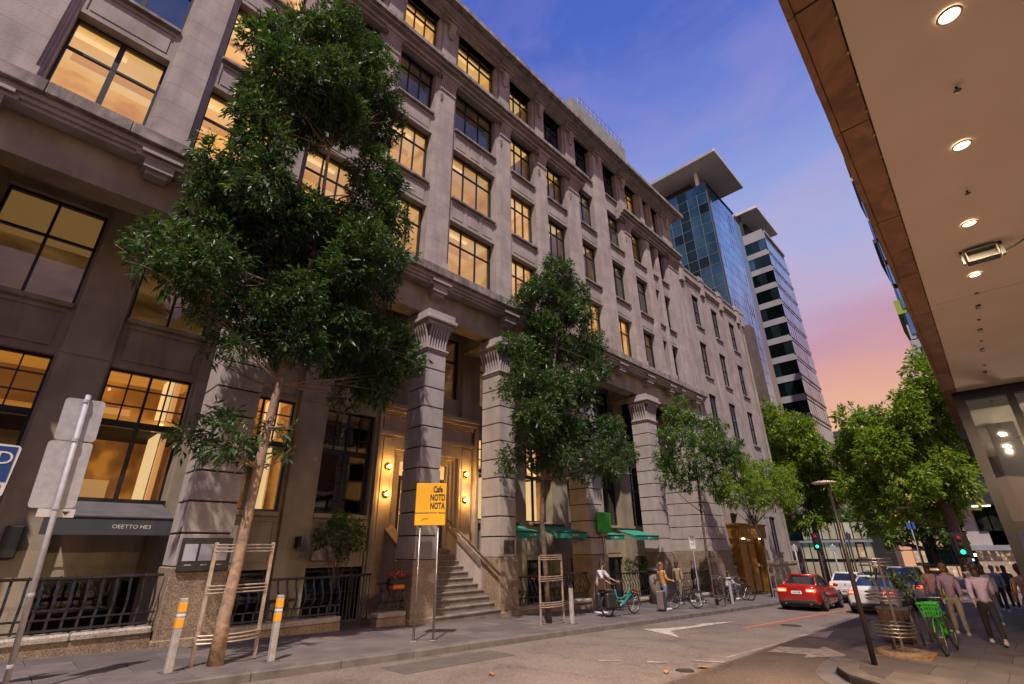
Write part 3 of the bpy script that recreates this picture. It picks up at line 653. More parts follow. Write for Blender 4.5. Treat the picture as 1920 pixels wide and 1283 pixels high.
# ---------------- rusticated piers
def pier(a, b, y0=12.4, y1=13.35, blocks=True, ztop=7.75, label=None):
    p = part('pier', MB().box(a+.04, b-.04, y0+.04, y1, gz(a)-.3, 9.18), JOINT, HB)
    z = 1.33; n = 0
    while z < ztop-.1:
        h = .645; top = min(z+h-.042, ztop)
        mb = MB(); mb.bbox(a, b, y0, y1+.002*(n % 2), z, top, .008); part('stone_block', mb, BLOCK, p); z += h; n += 1
    mb = MB(); mb.bbox(a-.05, b+.05, y0-.05, y1, gz((a+b)/2)+.02, 1.31, .02); part('granite_base', mb, GRANITE, p)
    mb = MB(); mb.bbox(a-.09, b+.09, y0-.09, y1, gz((a+b)/2)-.3, gz((a+b)/2)+.14, .02); part('granite_plinth', mb, GRANITE, p)
    # capital: neck ring, flared flutes, abacus
    c = MB(); c.box(a+.02, b-.02, y0+.02, y1, z, 8.7); c.bbox(a-.04, b+.04, y0-.04, y1, 7.73, 7.80, .015); c.bbox(a-.07, b+.07, y0-.07, y1, 7.80, 7.87, .015)
    zs = [7.87, 8.05, 8.3, 8.5, 8.66]; of = [0, .01, .04, .1, .18]
    n = max(6, int((b-a)/.11))
    for k in range(n):
        x = a+.05+(b-a-.1)*k/(n-1)
        c.tube([(x, y0-o+.01, zz) for zz, o in zip(zs, of)], [.036, .038, .042, .048, .055], 6)
    m = max(6, int((y1-y0)/.12))
    for sx, xx in ((-1, a), (1, b)):
        for k in range(m):
            y = y0+.05+(y1-y0-.1)*k/(m-1)
            c.tube([(xx+sx*(o-.01), y, zz) for zz, o in zip(zs, of)], [.036, .038, .042, .048, .055], 6)
    c.bbox(a-.17, b+.17, y0-.2, y1, 8.66, 8.8, .03); c.bbox(a-.26, b+.26, y0-.3, y1, 8.8, 8.95, .03); c.bbox(a-.2, b+.2, y0-.22, y1, 8.95, 9.18, .02)
    part('capital', c, BLOCK, p)
    return p
pA0 = pier(-3.05, -2.2)
piA = pier(2.86, 3.84); piB = pier(8.70, 9.48); piC = pier(12.07, 12.87); piD = pier(17.2, 18.25); piE = pier(23.02, 24.0); piF = pier(28.2, 30.9, y1=14.88)
# cross beams
for (a, b) in ((-3.0, -2.25), (2.9, 3.8), (8.75, 9.43), (12.12, 12.82), (17.25, 18.2), (23.07, 23.95)):
    mb = MB(); mb.box(a, b, 13.4, 14.7, 9.2, 10.05); part('cross_beam', mb, STONED, HB)
# plaques on the piers
BRONZE = mat('dull_bronze', (.11, .09, .085), .5, metal=.4, col2=(.07, .06, .055), scale=20)
mb = MB(); mb.bbox(12.26, 12.76, 12.37, 12.4, 1.42, 1.84, .008); part('plaque', mb, BRONZE, piC)
mb = MB(); mb.bbox(8.76, 9.3, 12.38, 12.4, 1.35, 1.78, .008); part('plaque', mb, mat('pale_plaque', (.22, .18, .18), .6), piB)
# ---------------- doorway
WARMST = mat('warm_portal_stone', (.42, .34, .25), .8, col2=(.34, .27, .19), scale=1.8, detail=7, bump=.15, bscale=20, joints=(2, .58, .01, .4))
D = part('doorway', MB().box(8.5, 13.1, 15.5, 15.6, 1.5, 5.3), STONED, HB)
for (a, b) in ((8.5, 9.19), (12.27, 13.1)): part('portal_base', MB().box(a, b, 14.8, 15.6, -1.9, 1.56), WARMST, D)
mb = MB()
for (a, b) in ((8.72, 9.3), (12.25, 12.85)): mb.box(a, b, 14.82, 15.6, 1.55, 5.3)
mb.box(9.3, 12.25, 14.82, 15.6, 4.85, 5.3); part('portal_surround', mb, WARMST, D)
mb = MB()
for (a, b) in ((8.82, 9.2), (12.35, 12.75)):
    mb.box(a, a+.03, 14.795, 14.82, 1.9, 5.2); mb.box(b-.03, b, 14.795, 14.82, 1.9, 5.2); mb.box(a, b, 14.795, 14.82, 5.17, 5.2)
for k, (i_, d_) in enumerate(((0, .07), (.14, .14), (.28, .2))):
    a, b, t = 9.3+i_, 12.25-i_, 4.85-i_*.8
    mb.box(a, a+.13, 14.86+d_*1.2, 15.5, 1.6, t); mb.box(b-.13, b, 14.86+d_*1.2, 15.5, 1.6, t); mb.box(a+.13, b-.13, 14.86+d_*1.2, 15.5, t-.12, t)
part('architrave', mb, WARMST, D)
mb = MB(); mb.box(8.66, 12.92, 14.74, 15.6, 5.3, 5.42); mb.box(8.7, 12.88, 14.78, 15.6, 5.42, 5.5); mb.box(8.78, 12.8, 14.82, 15.6, 5.5, 5.95)
mb.box(8.7, 12.9, 14.72, 15.6, 6.05, 6.13); mb.box(8.62, 12.98, 14.62, 15.6, 6.13, 6.25); mb.box(8.55, 13.0, 14.5, 15.6, 6.25, 6.38); part('entablature', mb, WARMST, D)
mb = MB()
for k in range(44): x = 8.74+k*.0945; mb.box(x, x+.05, 14.74, 14.83, 5.95, 6.05)
part('dentils', mb, WARMST, D, kind='stuff')
WOODK = mat('dark_door_wood', (.03, .016, .01), .4)
for (a, b, s_) in ((9.75, 10.72, 1), (10.78, 11.75, 0)):
    mb = MB(); mb.box(a, b, 15.2, 15.26, 1.62, 4.0)
    dd = part('door', mb, WOODK, D)
    f = MB(); f.box(a+.14, b-.14, 15.17, 15.2, 1.9, 3.85); part('pane', f, mat('warm_door_glass', (.3, .16, .05), .1, emit=(1, .55, .18), estr=.55 if s_ else .05), dd)
    h = MB(); xx = b-.09 if s_ else a+.09; h.tube([(xx, 15.12, 2.5), (xx, 15.12, 3.0)], .014, 6); part('handle', h, mat('brass', (.6, .4, .12), .25, metal=1), dd)
mb = MB(); mb.box(9.7, 11.8, 15.18, 15.26, 4.03, 4.55); part('transom_light', mb, mat('fanlight', (.3, .18, .06), .2, emit=(1, .6, .22), estr=.8), D)
mb = MB()
for k in range(7): mb.box(9.7+k*.35-.012, 9.7+k*.35+.012, 15.15, 15.19, 4.03, 4.55)
for k in range(5): mb.box(9.86+.0, 10.6, 15.145, 15.165, 1.95+k*.45, 1.975+k*.45)
for xx in (10.0, 10.24, 10.48): mb.box(xx, xx+.02, 15.145, 15.165, 1.95, 3.8)
part('door_grille', mb, IRON, D)
window(HB, 9.65, 12.15, 7.18, 9.84, YIG, 3, [.62], fr=.06, mul=.06, room=ROOMD, roomc=ROOMC, glass=PANE)
mb = MB(); mb.box(8.6, 9.65, YI, 15.35, 5.3, 10.05); mb.box(12.15, 13.2, YI, 15.35, 5.3, 10.05); mb.box(9.65, 12.15, YI, 15.35, 6.3, 7.18); mb.box(9.65, 12.15, YI, 15.3, 9.84, 10.05); part('inner_wall', mb, STONED, HB)
for (a, b) in ((8.75, 9.6), (12.2, 13.0)):
    mb = MB(); mb.box(a, b, YIP, YI, 6.38, 10.05); part('inner_pilaster', mb, STONED, HB)
t = thing('door_lamp', 'small round ceiling lamp under the head of the stone doorway', 'lamp', (10.77, 15.02, 4.44))
part('lens', MB().lathe((0, 0, 0), [(.09, -.03), (.1, 0)], 18), mat('lamp_globe_soft', (1, .8, .5), .3, emit=(1, .62, .24), estr=8), t, True)
ld = bpy.data.lights.new('lamp_light', 'POINT'); ld.energy = 30; ld.color = (1, .52, .16); ld.shadow_soft_size = .1
lo = bpy.data.objects.new('lamp_light', ld); link(lo, t); lo.location = (0, -.02, -.18)
# lamps beside the door
GLOBE = mat('lamp_globe', (1, .8, .5), .3, emit=(1, .66, .26), estr=14)
LP = [(9.06, 4.21), (9.06, 3.3), (12.53, 4.25), (12.53, 3.3)]
ll = ['upper left of the four round amber wall lamps beside the stone doorway', 'lower left of the four round amber wall lamps beside the stone doorway', 'upper right of the four round amber wall lamps beside the stone doorway', 'lower right of the four round amber wall lamps beside the stone doorway']
for (x, z), lb in zip(LP, ll):
    t = thing('wall_lamp', lb, 'lamp', (x, 14.80, z), 0, 'round wall lamps beside the doorway')
    part('back_plate', MB().lathe((0, 0, 0), [(.135, 0), (.13, -.02), (.08, -.035), (.05, -.05)], 18, ax='y'), mat('brass', (.6, .4, .12), .25, metal=1), t, True)
    part('globe', MB().ell((0, -.10, 0), (.06, .06, .06), 14, 10), GLOBE, t, True)
    ld = bpy.data.lights.new('lamp_light', 'POINT'); ld.energy = 34; ld.color = (1, .50, .13); ld.shadow_soft_size = .07
    lo = bpy.data.objects.new('lamp_light', ld); link(lo, t); lo.location = (0, -.22, 0)
# ---------------- stairs
BLUESTEP = mat('bluestone_step', (.20, .165, .15), .8, col2=(.12, .10, .095), scale=3, detail=8, bump=.3, bscale=24)
ST = thing('entrance_stairs', 'dark bluestone steps rising between two piers to the amber lit door', 'stairs', (10.8, 12.3, gz(10.8)), world=True)
n = 11
for k in range(n):
    z = -.16+k*.172; y = 12.32+k*.258 if k else 12.28
    xl, xr = (9.45, 12.0)
    mb = MB(); mb.bbox(xl, xr, y-.03, 15.1 if k == n-1 else y+.34, z-.05, z, .014); mb.box(xl, xr, y, 15.1, max(z-.172, -.6) if k else -.7, z-.05)
    part('step', mb, BLUESTEP, ST)
mb = MB(); mb.box(9.3, 12.25, 15.05, 15.5, 1.5, 1.6); part('landing', mb, BLUESTEP, ST)
for (x0, x1) in ((9.2, 9.5), (11.98, 12.26)):
    mb = MB(); mb.prism([(13.2, -1.9), (13.2, 1.05), (15.0, 2.22), (15.3, 2.22), (15.3, -1.9)], x0, x1, 'x'); part('side_wall', mb, BLOCK, ST)
    mb = MB(); mb.prism([(13.2, 1.05), (13.2, 1.2), (15.0, 2.36), (15.3, 2.36), (15.3, 2.22), (15.0, 2.22)], x0-.05, x1+.05, 'x'); part('coping', mb, BLUESTEP, ST)
mb = MB(); mb.tube([(11.9, 12.25, .86), (11.9, 15.0, 2.58)], .028, 8); mb.tube([(11.93, 12.25, .80), (11.93, 14.2, 2.02)], .018, 8)
for y in (12.9, 14.0): mb.tube([(11.9, y, .86+(y-12.25)*.625), (12.0, y, .74+(y-12.25)*.625)], .014, 6)
part('handrail', mb, mat('dark_bronze_rail', (.10, .07, .055), .35, metal=.7), ST)
# ---------------- street walls with coping, bulged iron railings
def fence(x0, x1, zc, h, label, wlabel, y=12.62):
    w = thing('low_wall', wlabel, 'wall', ((x0+x1)/2, y, gz((x0+x1)/2)), group='low granite walls under the railings', world=True)
    mb = MB(); mb.box(x0, x1, y-.13, y+.2, gz(x1)-.3, zc-.13); part('wall_body', mb, GRANITE, w)
    k = max(1, round((x1-x0)/1.3)); L = (x1-x0)/k
    for i in range(k): mb = MB(); mb.bbox(x0+i*L+.003, x0+(i+1)*L-.003, y-.17, y+.24, zc-.13, zc, .03); part('coping_stone', mb, GRANITEL, w)
    f = thing('iron_railing', label, 'railing', ((x0+x1)/2, y, zc), group='bulged iron railings along the building', world=True)
    mb = MB(); mb.bbox(x0, x1, y-.035, y+.035, zc+h-.05, zc+h, .01); part('top_rail', mb, IRON, f)
    for zz in (.05, .22):
        mb = MB(); mb.bbox(x0, x1, y-.02, y+.02, zc+zz, zc+zz+.035, .006); part('lower_rail', mb, IRON, f)
    n = round((x1-x0)/.215)
    b = MB(); prof = [(0, h-.03), (0, h-.14), (-.03, h*.78), (-.1, h*.66), (-.15, h*.52), (-.12, h*.4), (-.04, h*.29), (0, .22), (0, .03)]
    for i in range(len(prof)-1):
        (y0, z0), (y1, z1) = prof[i], prof[i+1]
        b.add([(-.021, y0-.008, z0), (.021, y0-.008, z0), (.021, y0+.008, z0), (-.021, y0+.008, z0), (-.021, y1-.008, z1), (.021, y1-.008, z1), (.021, y1+.008, z1), (-.021, y1+.008, z1)], [(0, 1, 5, 4), (1, 2, 6, 5), (2, 3, 7, 6), (3, 0, 4, 7)])
    bm_ = b.mesh('bar', IRON); c = MB(); c.ring((0, 0, 0), .032, .012, 8, 5, 'x'); cm_ = c.mesh('collar', IRON)
    for i in range(n):
        x = x0+(x1-x0)*(i+.5)/n
        o = share('bar', bm_, f, (x, y, zc)); share('collar', cm_, f, (x, y, zc+h-.025))
    return f
fence(-2.1, 2.78, .28, .92, 'black bulged iron railing in front of the dark awning at the left edge', 'low granite wall under the leftmost iron railing')
fence(3.92, 6.7, .10, .90, 'black iron railing in shade behind the big tree and its guard', 'low granite wall ending beside the gap behind the big tree')
fence(7.72, 8.6, .06, .72, 'short black railing holding the red flower basket beside the stairs pier', 'rounded granite block under the short railing with red flowers')
fence(12.95, 17.12, -.22, .92, 'black bulged railing behind the second tree under the first green awnings', 'low granite wall behind the second tree guard')
fence(18.33, 22.95, -.46, 1.02, 'black bulged railing behind the person leaning on the grey suitcase', 'low granite wall behind the teal bicycle and grey suitcase')
fence(24.1, 28.1, -.66, 1.02, 'black bulged railing in the dark bay behind the black bicycle', 'low granite wall in the dark bay before the last pier')
# closed iron gate panel in the gap
t = thing('iron_gate', 'dark iron side gate standing open between the railing and the red flowers', 'gate', (6.8, 12.95, gz(7)), 0, world=True)
for (a_, b_) in ((.95, 1.0), (-.1, -.05)): part('gate_rail', MB().box(6.85, 7.7, 12.93, 12.97, a_, b_), IRON, t)
gb = MB().box(-.01, .01, -.01, .01, 0, 1.0).mesh('bar', IRON)
for k in range(9): share('bar', gb, t, (6.88+k*.1, 12.95, -.05))
# flowers
t = thing('flower_basket', 'basket of red geraniums with an orange trough hung on the railing by the stairs', 'flower basket', (8.2, 12.42, .78))
part('basket', MB().bbox(-.26, .26, -.12, .12, -.06, .1, .02), BLACKP, t)
part('trough', MB().bbox(-.18, .18, -.14, .1, -.17, -.06, .02), mat('orange_plastic', (.55, .13, .03), .5), t)
rr = random.Random(3); mb = MB(); mf = MB()
for k in range(170):
    x, y, z = rr.gauss(0, .16), rr.gauss(-.02, .08), .12+abs(rr.gauss(0, .06)); d = Vector((rr.gauss(0, 1), rr.gauss(0, 1), rr.gauss(.3, 1))).normalized(); u = d.orthogonal().normalized()*.03; w_ = d.cross(u)
    (mf if k % 5 else mb).add([(x+u.x, y+u.y, z+u.z), (x+w_.x, y+w_.y, z+w_.z), (x-u.x, y-u.y, z-u.z), (x-w_.x, y-w_.y, z-w_.z)], [(0, 1, 2, 3)])
    if k % 2: mb.add([(x+u.x*1.3, y+u.y, z-.06+u.z), (x+w_.x, y+w_.y, z-.06+w_.z), (x-u.x, y-u.y, z-.06-u.z), (x-w_.x, y-w_.y, z-.06-w_.z)], [(0, 1, 2, 3)])
part('petals', mf, mat('red_petals', (.45, .01, .03), .6), t, kind='stuff'); part('leaves', mb, mat('geranium_leaf', (.03, .09, .02), .6), t, kind='stuff')
# menu board on the first pier
t = thing('menu_board', 'black menu board with three white sheets fixed to the first pier', 'menu board', (3.35, 12.3, 1.3))
part('board', MB().bbox(-.46, .5, -.02, .04, -.08, .56, .01), BLACKP, t)
for k in range(3): part('sheet', MB().box(-.4+k*.29, -.16+k*.29, -.03, -.021, .12, .44), mat('menu_paper', (.42, .42, .5), .6), t)
for k, s_ in enumerate(('DINNER', 'LUNCH', 'MENU')): text('lettering', s_, t, (-.28+k*.29, -.03, .04), .035, WHITE)
# awnings
def awning(x0, x1, yb, zb, yf, zf, drop, m, mdark, label, txt, tx, tm, cat='awning', grp=None):
    t = thing('awning', label, cat, ((x0+x1)/2, yb, zb), group=grp, world=True)
    a, b = x0+.12, x1-.12
    mb = MB(); mb.add([(x0+.1, yb, zb), (x1-.1, yb, zb), (x1, yf, zf), (x0, yf, zf), (x0+.1, yb, zb-.02), (x1-.1, yb, zb-.02), (x1, yf, zf-.02), (x0, yf, zf-.02)], [(0, 1, 2, 3), (7, 6, 5, 4), (0, 3, 7, 4), (1, 5, 6, 2)]); part('canvas', mb, m, t)
    for q, qq in ((x0, x0+.1), (x1, x1-.1)): mb = MB(); mb.add([(qq, yb, zb-.03), (q, yf, zf-.025), (q, yf, zf-drop*.8)], [(0, 1, 2)]); part('side_flap', mb, mdark, t)
    mb = MB(); mb.box(x0, x1, yf-.012, yf+.004, zf-drop, zf-.03); mb.box(x0, x1, yf-.016, yf+.008, zf-drop-.012, zf-drop); part('valance', mb, mdark, t)
    mb = MB(); mb.tube([(x0, yf, zf-.01), (x1, yf, zf-.01)], .028, 8); mb.tube([(x0+.1, yb, zb), (x0+.05, yf, zf-.05)], .014, 6); mb.tube([(x1-.1, yb, zb), (x1-.05, yf, zf-.05)], .014, 6)
    mb.box(x0+.05, x1-.05, yb-.05, yb+.08, zb-.03, zb+.07); part('front_bar', mb, FRAME, t)
    text('lettering', txt, t, (tx, yf-.016, zf-drop*.55), drop*(.46 if drop < .3 else .32), tm, sx=1.1, bold=0)
    return t
CHAR = mat('charcoal_canvas', (.10, .095, .10), .85, col2=(.07, .068, .075), scale=3); CHAR2 = mat('charcoal_valance', (.045, .048, .058), .7)
GRN = mat('green_canvas', (.03, .27, .19), .8, col2=(.025, .22, .155), scale=4); GRN2 = mat('green_valance', (.012, .20, .14), .75)
LET = mat('cream_lettering', (.62, .60, .56), .6)
awning(.72, 2.92, 14.6, 2.66, 13.4, 2.27, .33, CHAR, CHAR2, 'charcoal awning with pale lettering under the big amber window', 'OEETTO HE3', 2.15, LET)
gw = 'green awnings between the piers'
awning(12.92, 14.2, 13.5, 2.40, 12.42, 2.13, .2, GRN, GRN2, 'first green awning, partly behind the slim street tree trunk', 'DUCELI', 13.75, LET, grp=gw)
awning(15.0, 16.95, 13.5, 2.40, 12.4, 2.14, .2, GRN, GRN2, 'second green awning, ending beside the pier with the green box sign', 'DUCCIA', 16.2, LET, grp=gw)
awning(18.32, 19.75, 13.5, 2.32, 12.42, 2.06, .18, GRN, GRN2, 'third green awning, just right of the green box sign', 'DUCCIA', 19.1, LET, grp=gw)
awning(20.7, 22.75, 13.5, 2.34, 12.4, 2.06, .18, GRN, GRN2, 'fourth green awning, nearest to the dark bay', 'DUCCIA', 21.9, LET, grp=gw)
# ---------------- end building
EB = thing('corner_building', 'grey stone corner building with narrow sash windows and a gold doorway', 'building', (37, 12.7, gz(37)), world=True)
YE = 12.66; cw = [(32.7, 33.9), (36.15, 37.4), (39.75, 41.0)]
rz = [(1.15, 3.5), (4.7, 7.15), (8.75, 11.4), (12.72, 15.4), (16.68, 19.3)]
xs = [XE+.02]+[v for p in cw for v in p]+[43.4]
for i in range(0, len(xs), 2):
    mb = MB(); mb.box(xs[i], xs[i+1], YE, 14, gz(43)-.3, 20.2); part('wall', mb, STONE, EB)
for (a, b) in cw:
    z = gz(43)-.3
    for (z0, z1) in rz+[(20.2, 20.2)]:
        mb = MB(); mb.box(a, b, YE, 14, z, z0-.001); part('wall', mb, STONE, EB); z = z1
kinds = {(3, 0): ROOM, (3, 1): ROOM, (3, 2): ROOMD}
for i, (a, b) in enumerate(cw):
    for r, (z0, z1) in enumerate(rz):
        if r == 0 and i == 0: continue
        rm = kinds.get((r, i), ROOMK)
        window(EB, a, b, z0, z1, YE+.16, 2, [.5], fr=.05, mul=.035, room=rm, roomc=ROOMD, glass=PANE if rm is ROOM else PANER, depth=1)
        mb = MB(); mb.bbox(a-.06, b+.06, YE-.12, YE+.1, z0-.14, z0, .015); part('window_sill', mb, SILL, EB)
for x in (31.4, 34.9, 35.35, 38.4, 38.85, 41.6, 42.1):
    mb = MB(); mb.box(x, x+.16, YE-.05, YE, 4.2, 19.7); part('pilaster_strip', mb, STONE, EB)
mb = MB(); mb.box(XE+.02, 43.4, YE-.1, 14, 20.2, 20.36); mb.box(XE+.02, 43.42, YE-.2, 14, 20.36, 20.5); mb.box(XE+.02, 43.4, YE, 14, 20.5, 21.2); mb.box(XE+.02, 43.42, YE-.08, 14, 21.2, 21.34); part('parapet', mb, STONE, EB)
for x in (31.2, 34.7, 38.3, 42.0, 43.0):
    mb = MB(); mb.bbox(x-.32, x+.32, YE-.22, 13.6, 19.75, 21.0, .03); mb.bbox(x-.37, x+.37, YE-.27, 13.6, 21.0, 21.2, .03); mb.bbox(x-.32, x+.32, YE-.2, 13.6, 21.2, 21.5, .03); part('parapet_pier', mb, STONE, EB)
for i in range(3):
    x0, x1 = ((31.7, 34.2), (35.4, 37.8), (39.0, 41.4))[i]; mb = MB()
    for k in range(7): mb.ring((x0+.2+k*(x1-x0-.4)/6, YE-.01, 19.85+.12*math.sin(k*PI/6)), .09, .03, 10, 5, 'y')
    part('carved_swag', mb, STONE, EB)
mb = MB(); mb.box(31.0, 43.5, YE-.14, YE, gz(37)-.4, .35); mb.box(31.0, 43.55, YE-.2, YE, .35, .5); part('base_course', mb, STONED, EB)
mb = MB(); mb.box(31.0, 43.38, 14, 28, -1, 20.3); part('wall', mb, STONED, EB)
mb = MB(); mb.tube([(42.75, YE-.06, .5), (42.75, YE-.06, 20.3)], .05, 8); part('downpipe', mb, STONED, EB)
# gold doorway of the corner building
GOLD = mat('gilt_bronze', (.42, .23, .055), .38, metal=.6, col2=(.30, .15, .03), scale=3)
t = thing('gold_doorway', 'gilded door porch lit by small lamps on the corner building', 'doorway', (34.2, 12.5, gz(34)), world=True)
z0 = gz(34)
mb = MB()
for (a, b) in ((31.9, 32.35), (35.7, 36.15)): mb.box(a, b, 12.1, 12.66, z0, 2.0)
part('jamb', mb, GOLD, t)
mb = MB(); mb.box(31.75, 36.3, 11.95, 12.66, 2.0, 2.75); mb.box(31.65, 36.4, 11.88, 12.66, 2.75, 2.85); part('lintel', mb, GOLD, t)
mb = MB(); mb.box(32.35, 35.7, 12.5, 12.64, z0, 2.0); part('door_back', mb, WOODK, t)
for (a, b) in ((32.9, 33.9), (34.1, 35.1)): mb = MB(); mb.box(a, b, 12.42, 12.5, z0+.1, 1.7); part('door', mb, GOLD, t)
text('lettering', 'HOTEL', t, (33.9, 11.94, 2.38), .42, mat('pale_gold', (.6, .42, .16), .4, metal=.5), sx=1.4)
for x in (32.6, 35.4):
    part('downlight', MB().lathe((x, 12.1, 1.95), [(.08, 0), (.08, .05)], 10), mat('warm_lamp', (1, .7, .3), .4, emit=(1, .62, .25), estr=25), t)
    ld = bpy.data.lights.new('lamp_light', 'POINT'); ld.energy = 22; ld.color = (1, .55, .2); ld.shadow_soft_size = .08
    lo = bpy.data.objects.new('lamp_light', ld); link(lo, t); lo.location = (x, 12.0, 1.75)
ld = bpy.data.lights.new('lamp_light', 'POINT'); ld.energy = 14; ld.color = (1, .6, .28); ld.shadow_soft_size = .08
lo = bpy.data.objects.new('lamp_light', ld); link(lo, t); lo.location = (37.6, 12.3, 1.5)
# ------------------------------------------------------------------ towers beyond the corner
def _sky_glass(c1, c2, rough=.05, sc=(.25, .25, .12)):
    def f(t, b, g):
        l = t.links.new
        mpn = N(t, 'ShaderNodeMapping'); mpn.inputs['Scale'].default_value = sc; l(g.outputs['Position'], mpn.inputs[0])
        n = N(t, 'ShaderNodeTexNoise'); n.inputs['Scale'].default_value = 1.4; n.inputs['Detail'].default_value = 3; l(mpn.outputs[0], n.inputs['Vector'])
        r = ramp(t, [(.35, (*c1, 1)), (.65, (*c2, 1))]); l(n.outputs['Fac'], r.inputs[0]); l(r.outputs[0], b.inputs['Base Color'])
        b.inputs['Metallic'].default_value = .85; b.inputs['Roughness'].default_value = rough
        n2 = N(t, 'ShaderNodeTexNoise'); n2.inputs['Scale'].default_value = .6; l(g.outputs['Position'], n2.inputs['Vector'])
        bp = N(t, 'ShaderNodeBump'); bp.inputs['Strength'].default_value = .12; bp.inputs['Distance'].default_value = .3; l(n2.outputs['Fac'], bp.inputs['Height']); l(bp.outputs[0], b.inputs['Normal'])
    return f
TG1 = mat('tower_glass_dark', fn=_sky_glass((.035, .08, .10), (.09, .17, .20))); TG2 = mat('tower_glass_blue', fn=_sky_glass((.10, .30, .52), (.24, .50, .80)))
TG3 = mat('tower_glass_black', fn=_sky_glass((.012, .022, .024), (.03, .055, .055))); TG4 = mat('tower_glass_green', fn=_sky_glass((.05, .11, .11), (.09, .18, .17)))
ALU = mat('pale_tower_cladding', (.34, .345, .37), .6, col2=(.28, .285, .31), scale=.6, detail=6)
SLABM = mat('tower_roof_slab', (.62, .60, .58), .7, col2=(.54, .52, .51), scale=.4)
DARKM = mat('tower_dark_metal', (.03, .032, .036), .5)
T1 = thing('glass_tower', 'blue glass office tower with a flat overhanging roof slab on a white column', 'tower', (63, 25, gz(63)), world=True)
core = MB(); core.box(58.15, 68.0, 17.9, 36, -2, 49.2); part('wall', core, DARKM, T1)
pw, ph = 1.42, 1.66
PM = {k: unit_box('pane', m) for k, m in (('d', TG1), ('b', TG2), ('k', TG3), ('g', TG4))}
rr = random.Random(12)
for r in range(20):
    z = 49.15-(r+1)*ph
    for c in range(9):
        y = 17.8+c*pw
        share('pane', PM['k' if (c == 2 or (c == 3 and r > 8)) else rr.choice('dddgk' if r > 0 else 'dd')], T1, (58.0, y+.03, z+.04), (.12, pw-.06, ph-.08), rot=(0, 0, rr.uniform(-.004, .004)))
mb = MB()
for c in range(10): mb.box(57.93, 58.02, 17.77+c*pw, 17.83+c*pw, 10, 49.2)
for r in range(21): mb.box(57.95, 58.02, 17.77, 30.6, 49.12-r*ph, 49.18-r*ph)
part('mullion_grid', mb, mat('grey_mullion', (.13, .14, .15), .5), T1, kind='stuff')
mb = MB()
for r in range(30):
    for c in range(12):
        x0 = 58.05+c*.83; z = 49.15-(r+1)*1.66
        a = rr.uniform(-.025, .025); mb.add([(x0, 17.74+a, z), (x0+.8, 17.74-a, z), (x0+.8, 17.74-a, z+1.6), (x0, 17.74+a, z+1.6)], [(0, 1, 2, 3)])
part('street_side_panes', mb, TG2, T1, kind='stuff')
mb = MB(); mb.box(57.9, 68.1, 17.6, 17.8, 49.15, 49.3); mb.box(57.9, 58.05, 17.6, 17.72, 1, 49.3); part('parapet_edge', mb, DARKM, T1)
mb = MB(); mb.bbox(56, 66.6, 15.03, 40, 51.75, 52.25, .04); part('roof_slab', mb, SLABM, T1)
for k in range(9): mb = MB(); mb.box(55.985, 56.0, 15.2+k*2.6, 17.75+k*2.6, 51.8, 52.2); part('fascia_panel', mb, ALU, T1)
mb = MB(); mb.lathe((58.5, 18.9, 49.1), [(.28, 0), (.28, 2.7)], 14); part('column', mb, WHITE, T1)
mb = MB(); mb.lathe((58.5, 27.5, 49.1), [(.28, 0), (.28, 2.7)], 14); part('column', mb, DARKM, T1)
mb = MB(); mb.box(60, 66, 20.5, 38, 49.2, 51.75); part('plant_room', mb, DARKM, T1)
mb = MB(); mb.box(66.8, 71, 17.9, 22, -2, 48.6)
part('link_wall', mb, TG4, T1)
B1 = thing('brown_annex', 'windowless brown rendered block between the corner building and the glass tower', 'building', (57, 20, gz(57)), world=True)
mb = MB(); mb.box(56.4, 57.9, 15.7, 40, -2, 25.6); part('wall', mb, mat('brown_rough_render', (.13, .10, .09), .95, col2=(.085, .065, .06), scale=1.2, detail=10, bump=.4, bscale=6), B1)
T2 = thing('banded_tower', 'tower with pale horizontal bands and dark ribbon windows beyond the glass tower', 'tower', (86, 20, gz(86)), world=True)
mb = MB(); mb.box(80.2, 91.3, 16.85, 24, -3, 52); part('wall', mb, DARKM, T2)
z = 52.2
for f in range(17):
    zt = z if f == 0 else z-1.95-(f-1)*3.22-2.18-0.0
    ztop = 52.2 if f == 0 else 52.2-1.95-2.2-(f-1)*3.2
    zb = 50.25-(f)*3.2
    mb = MB(); mb.box(80.0, 80.2, 16.67, 20.5, zb if f == 0 else zb, ztop); mb.box(80.0, 91.5, 16.67, 16.85, ztop-.28 if f else ztop-.5, ztop); part('cladding_band', mb, ALU, T2)
    for c in range(3): share('pane', PM['k' if (c+f) % 3 else 'd'], T2, (80.08, 16.78+c*1.24, zb-2.2), (.08, 1.18, 2.2))
mb = MB()
for f in range(17):
    for c in range(9):
        x0 = 80.1+c*1.26; zb = 50.2-f*3.2; a = rr.uniform(-.02, .02)
        mb.add([(x0, 16.74+a, zb-2.9), (x0+1.22, 16.74-a, zb-2.9), (x0+1.22, 16.74-a, zb+.05), (x0, 16.74+a, zb+.05)], [(0, 1, 2, 3)])
part('street_side_panes', mb, TG2, T2, kind='stuff')
mb = MB(); mb.box(79.8, 80.3, 20.5, 20.75, -2, 57); part('fin', mb, DARKM, T2)
mb = MB(); mb.box(80.4, 84, 20.8, 24, -2, 52); part('side_glass', mb, TG4, T2)
mb = MB(); mb.bbox(80, 91.5, 16.81, 32, 56.75, 57.25, .04); part('roof_slab', mb, SLABM, T2)
mb = MB(); mb.box(80.6, 80.9, 19.9, 20.3, 52, 56.8); part('column', mb, DARKM, T2)
mb = MB(); mb.box(82, 91, 17.2, 24, 52.1, 52.6); mb.box(83.5, 90, 20, 24, 52.6, 56.75); part('plant_room', mb, DARKM, T2)
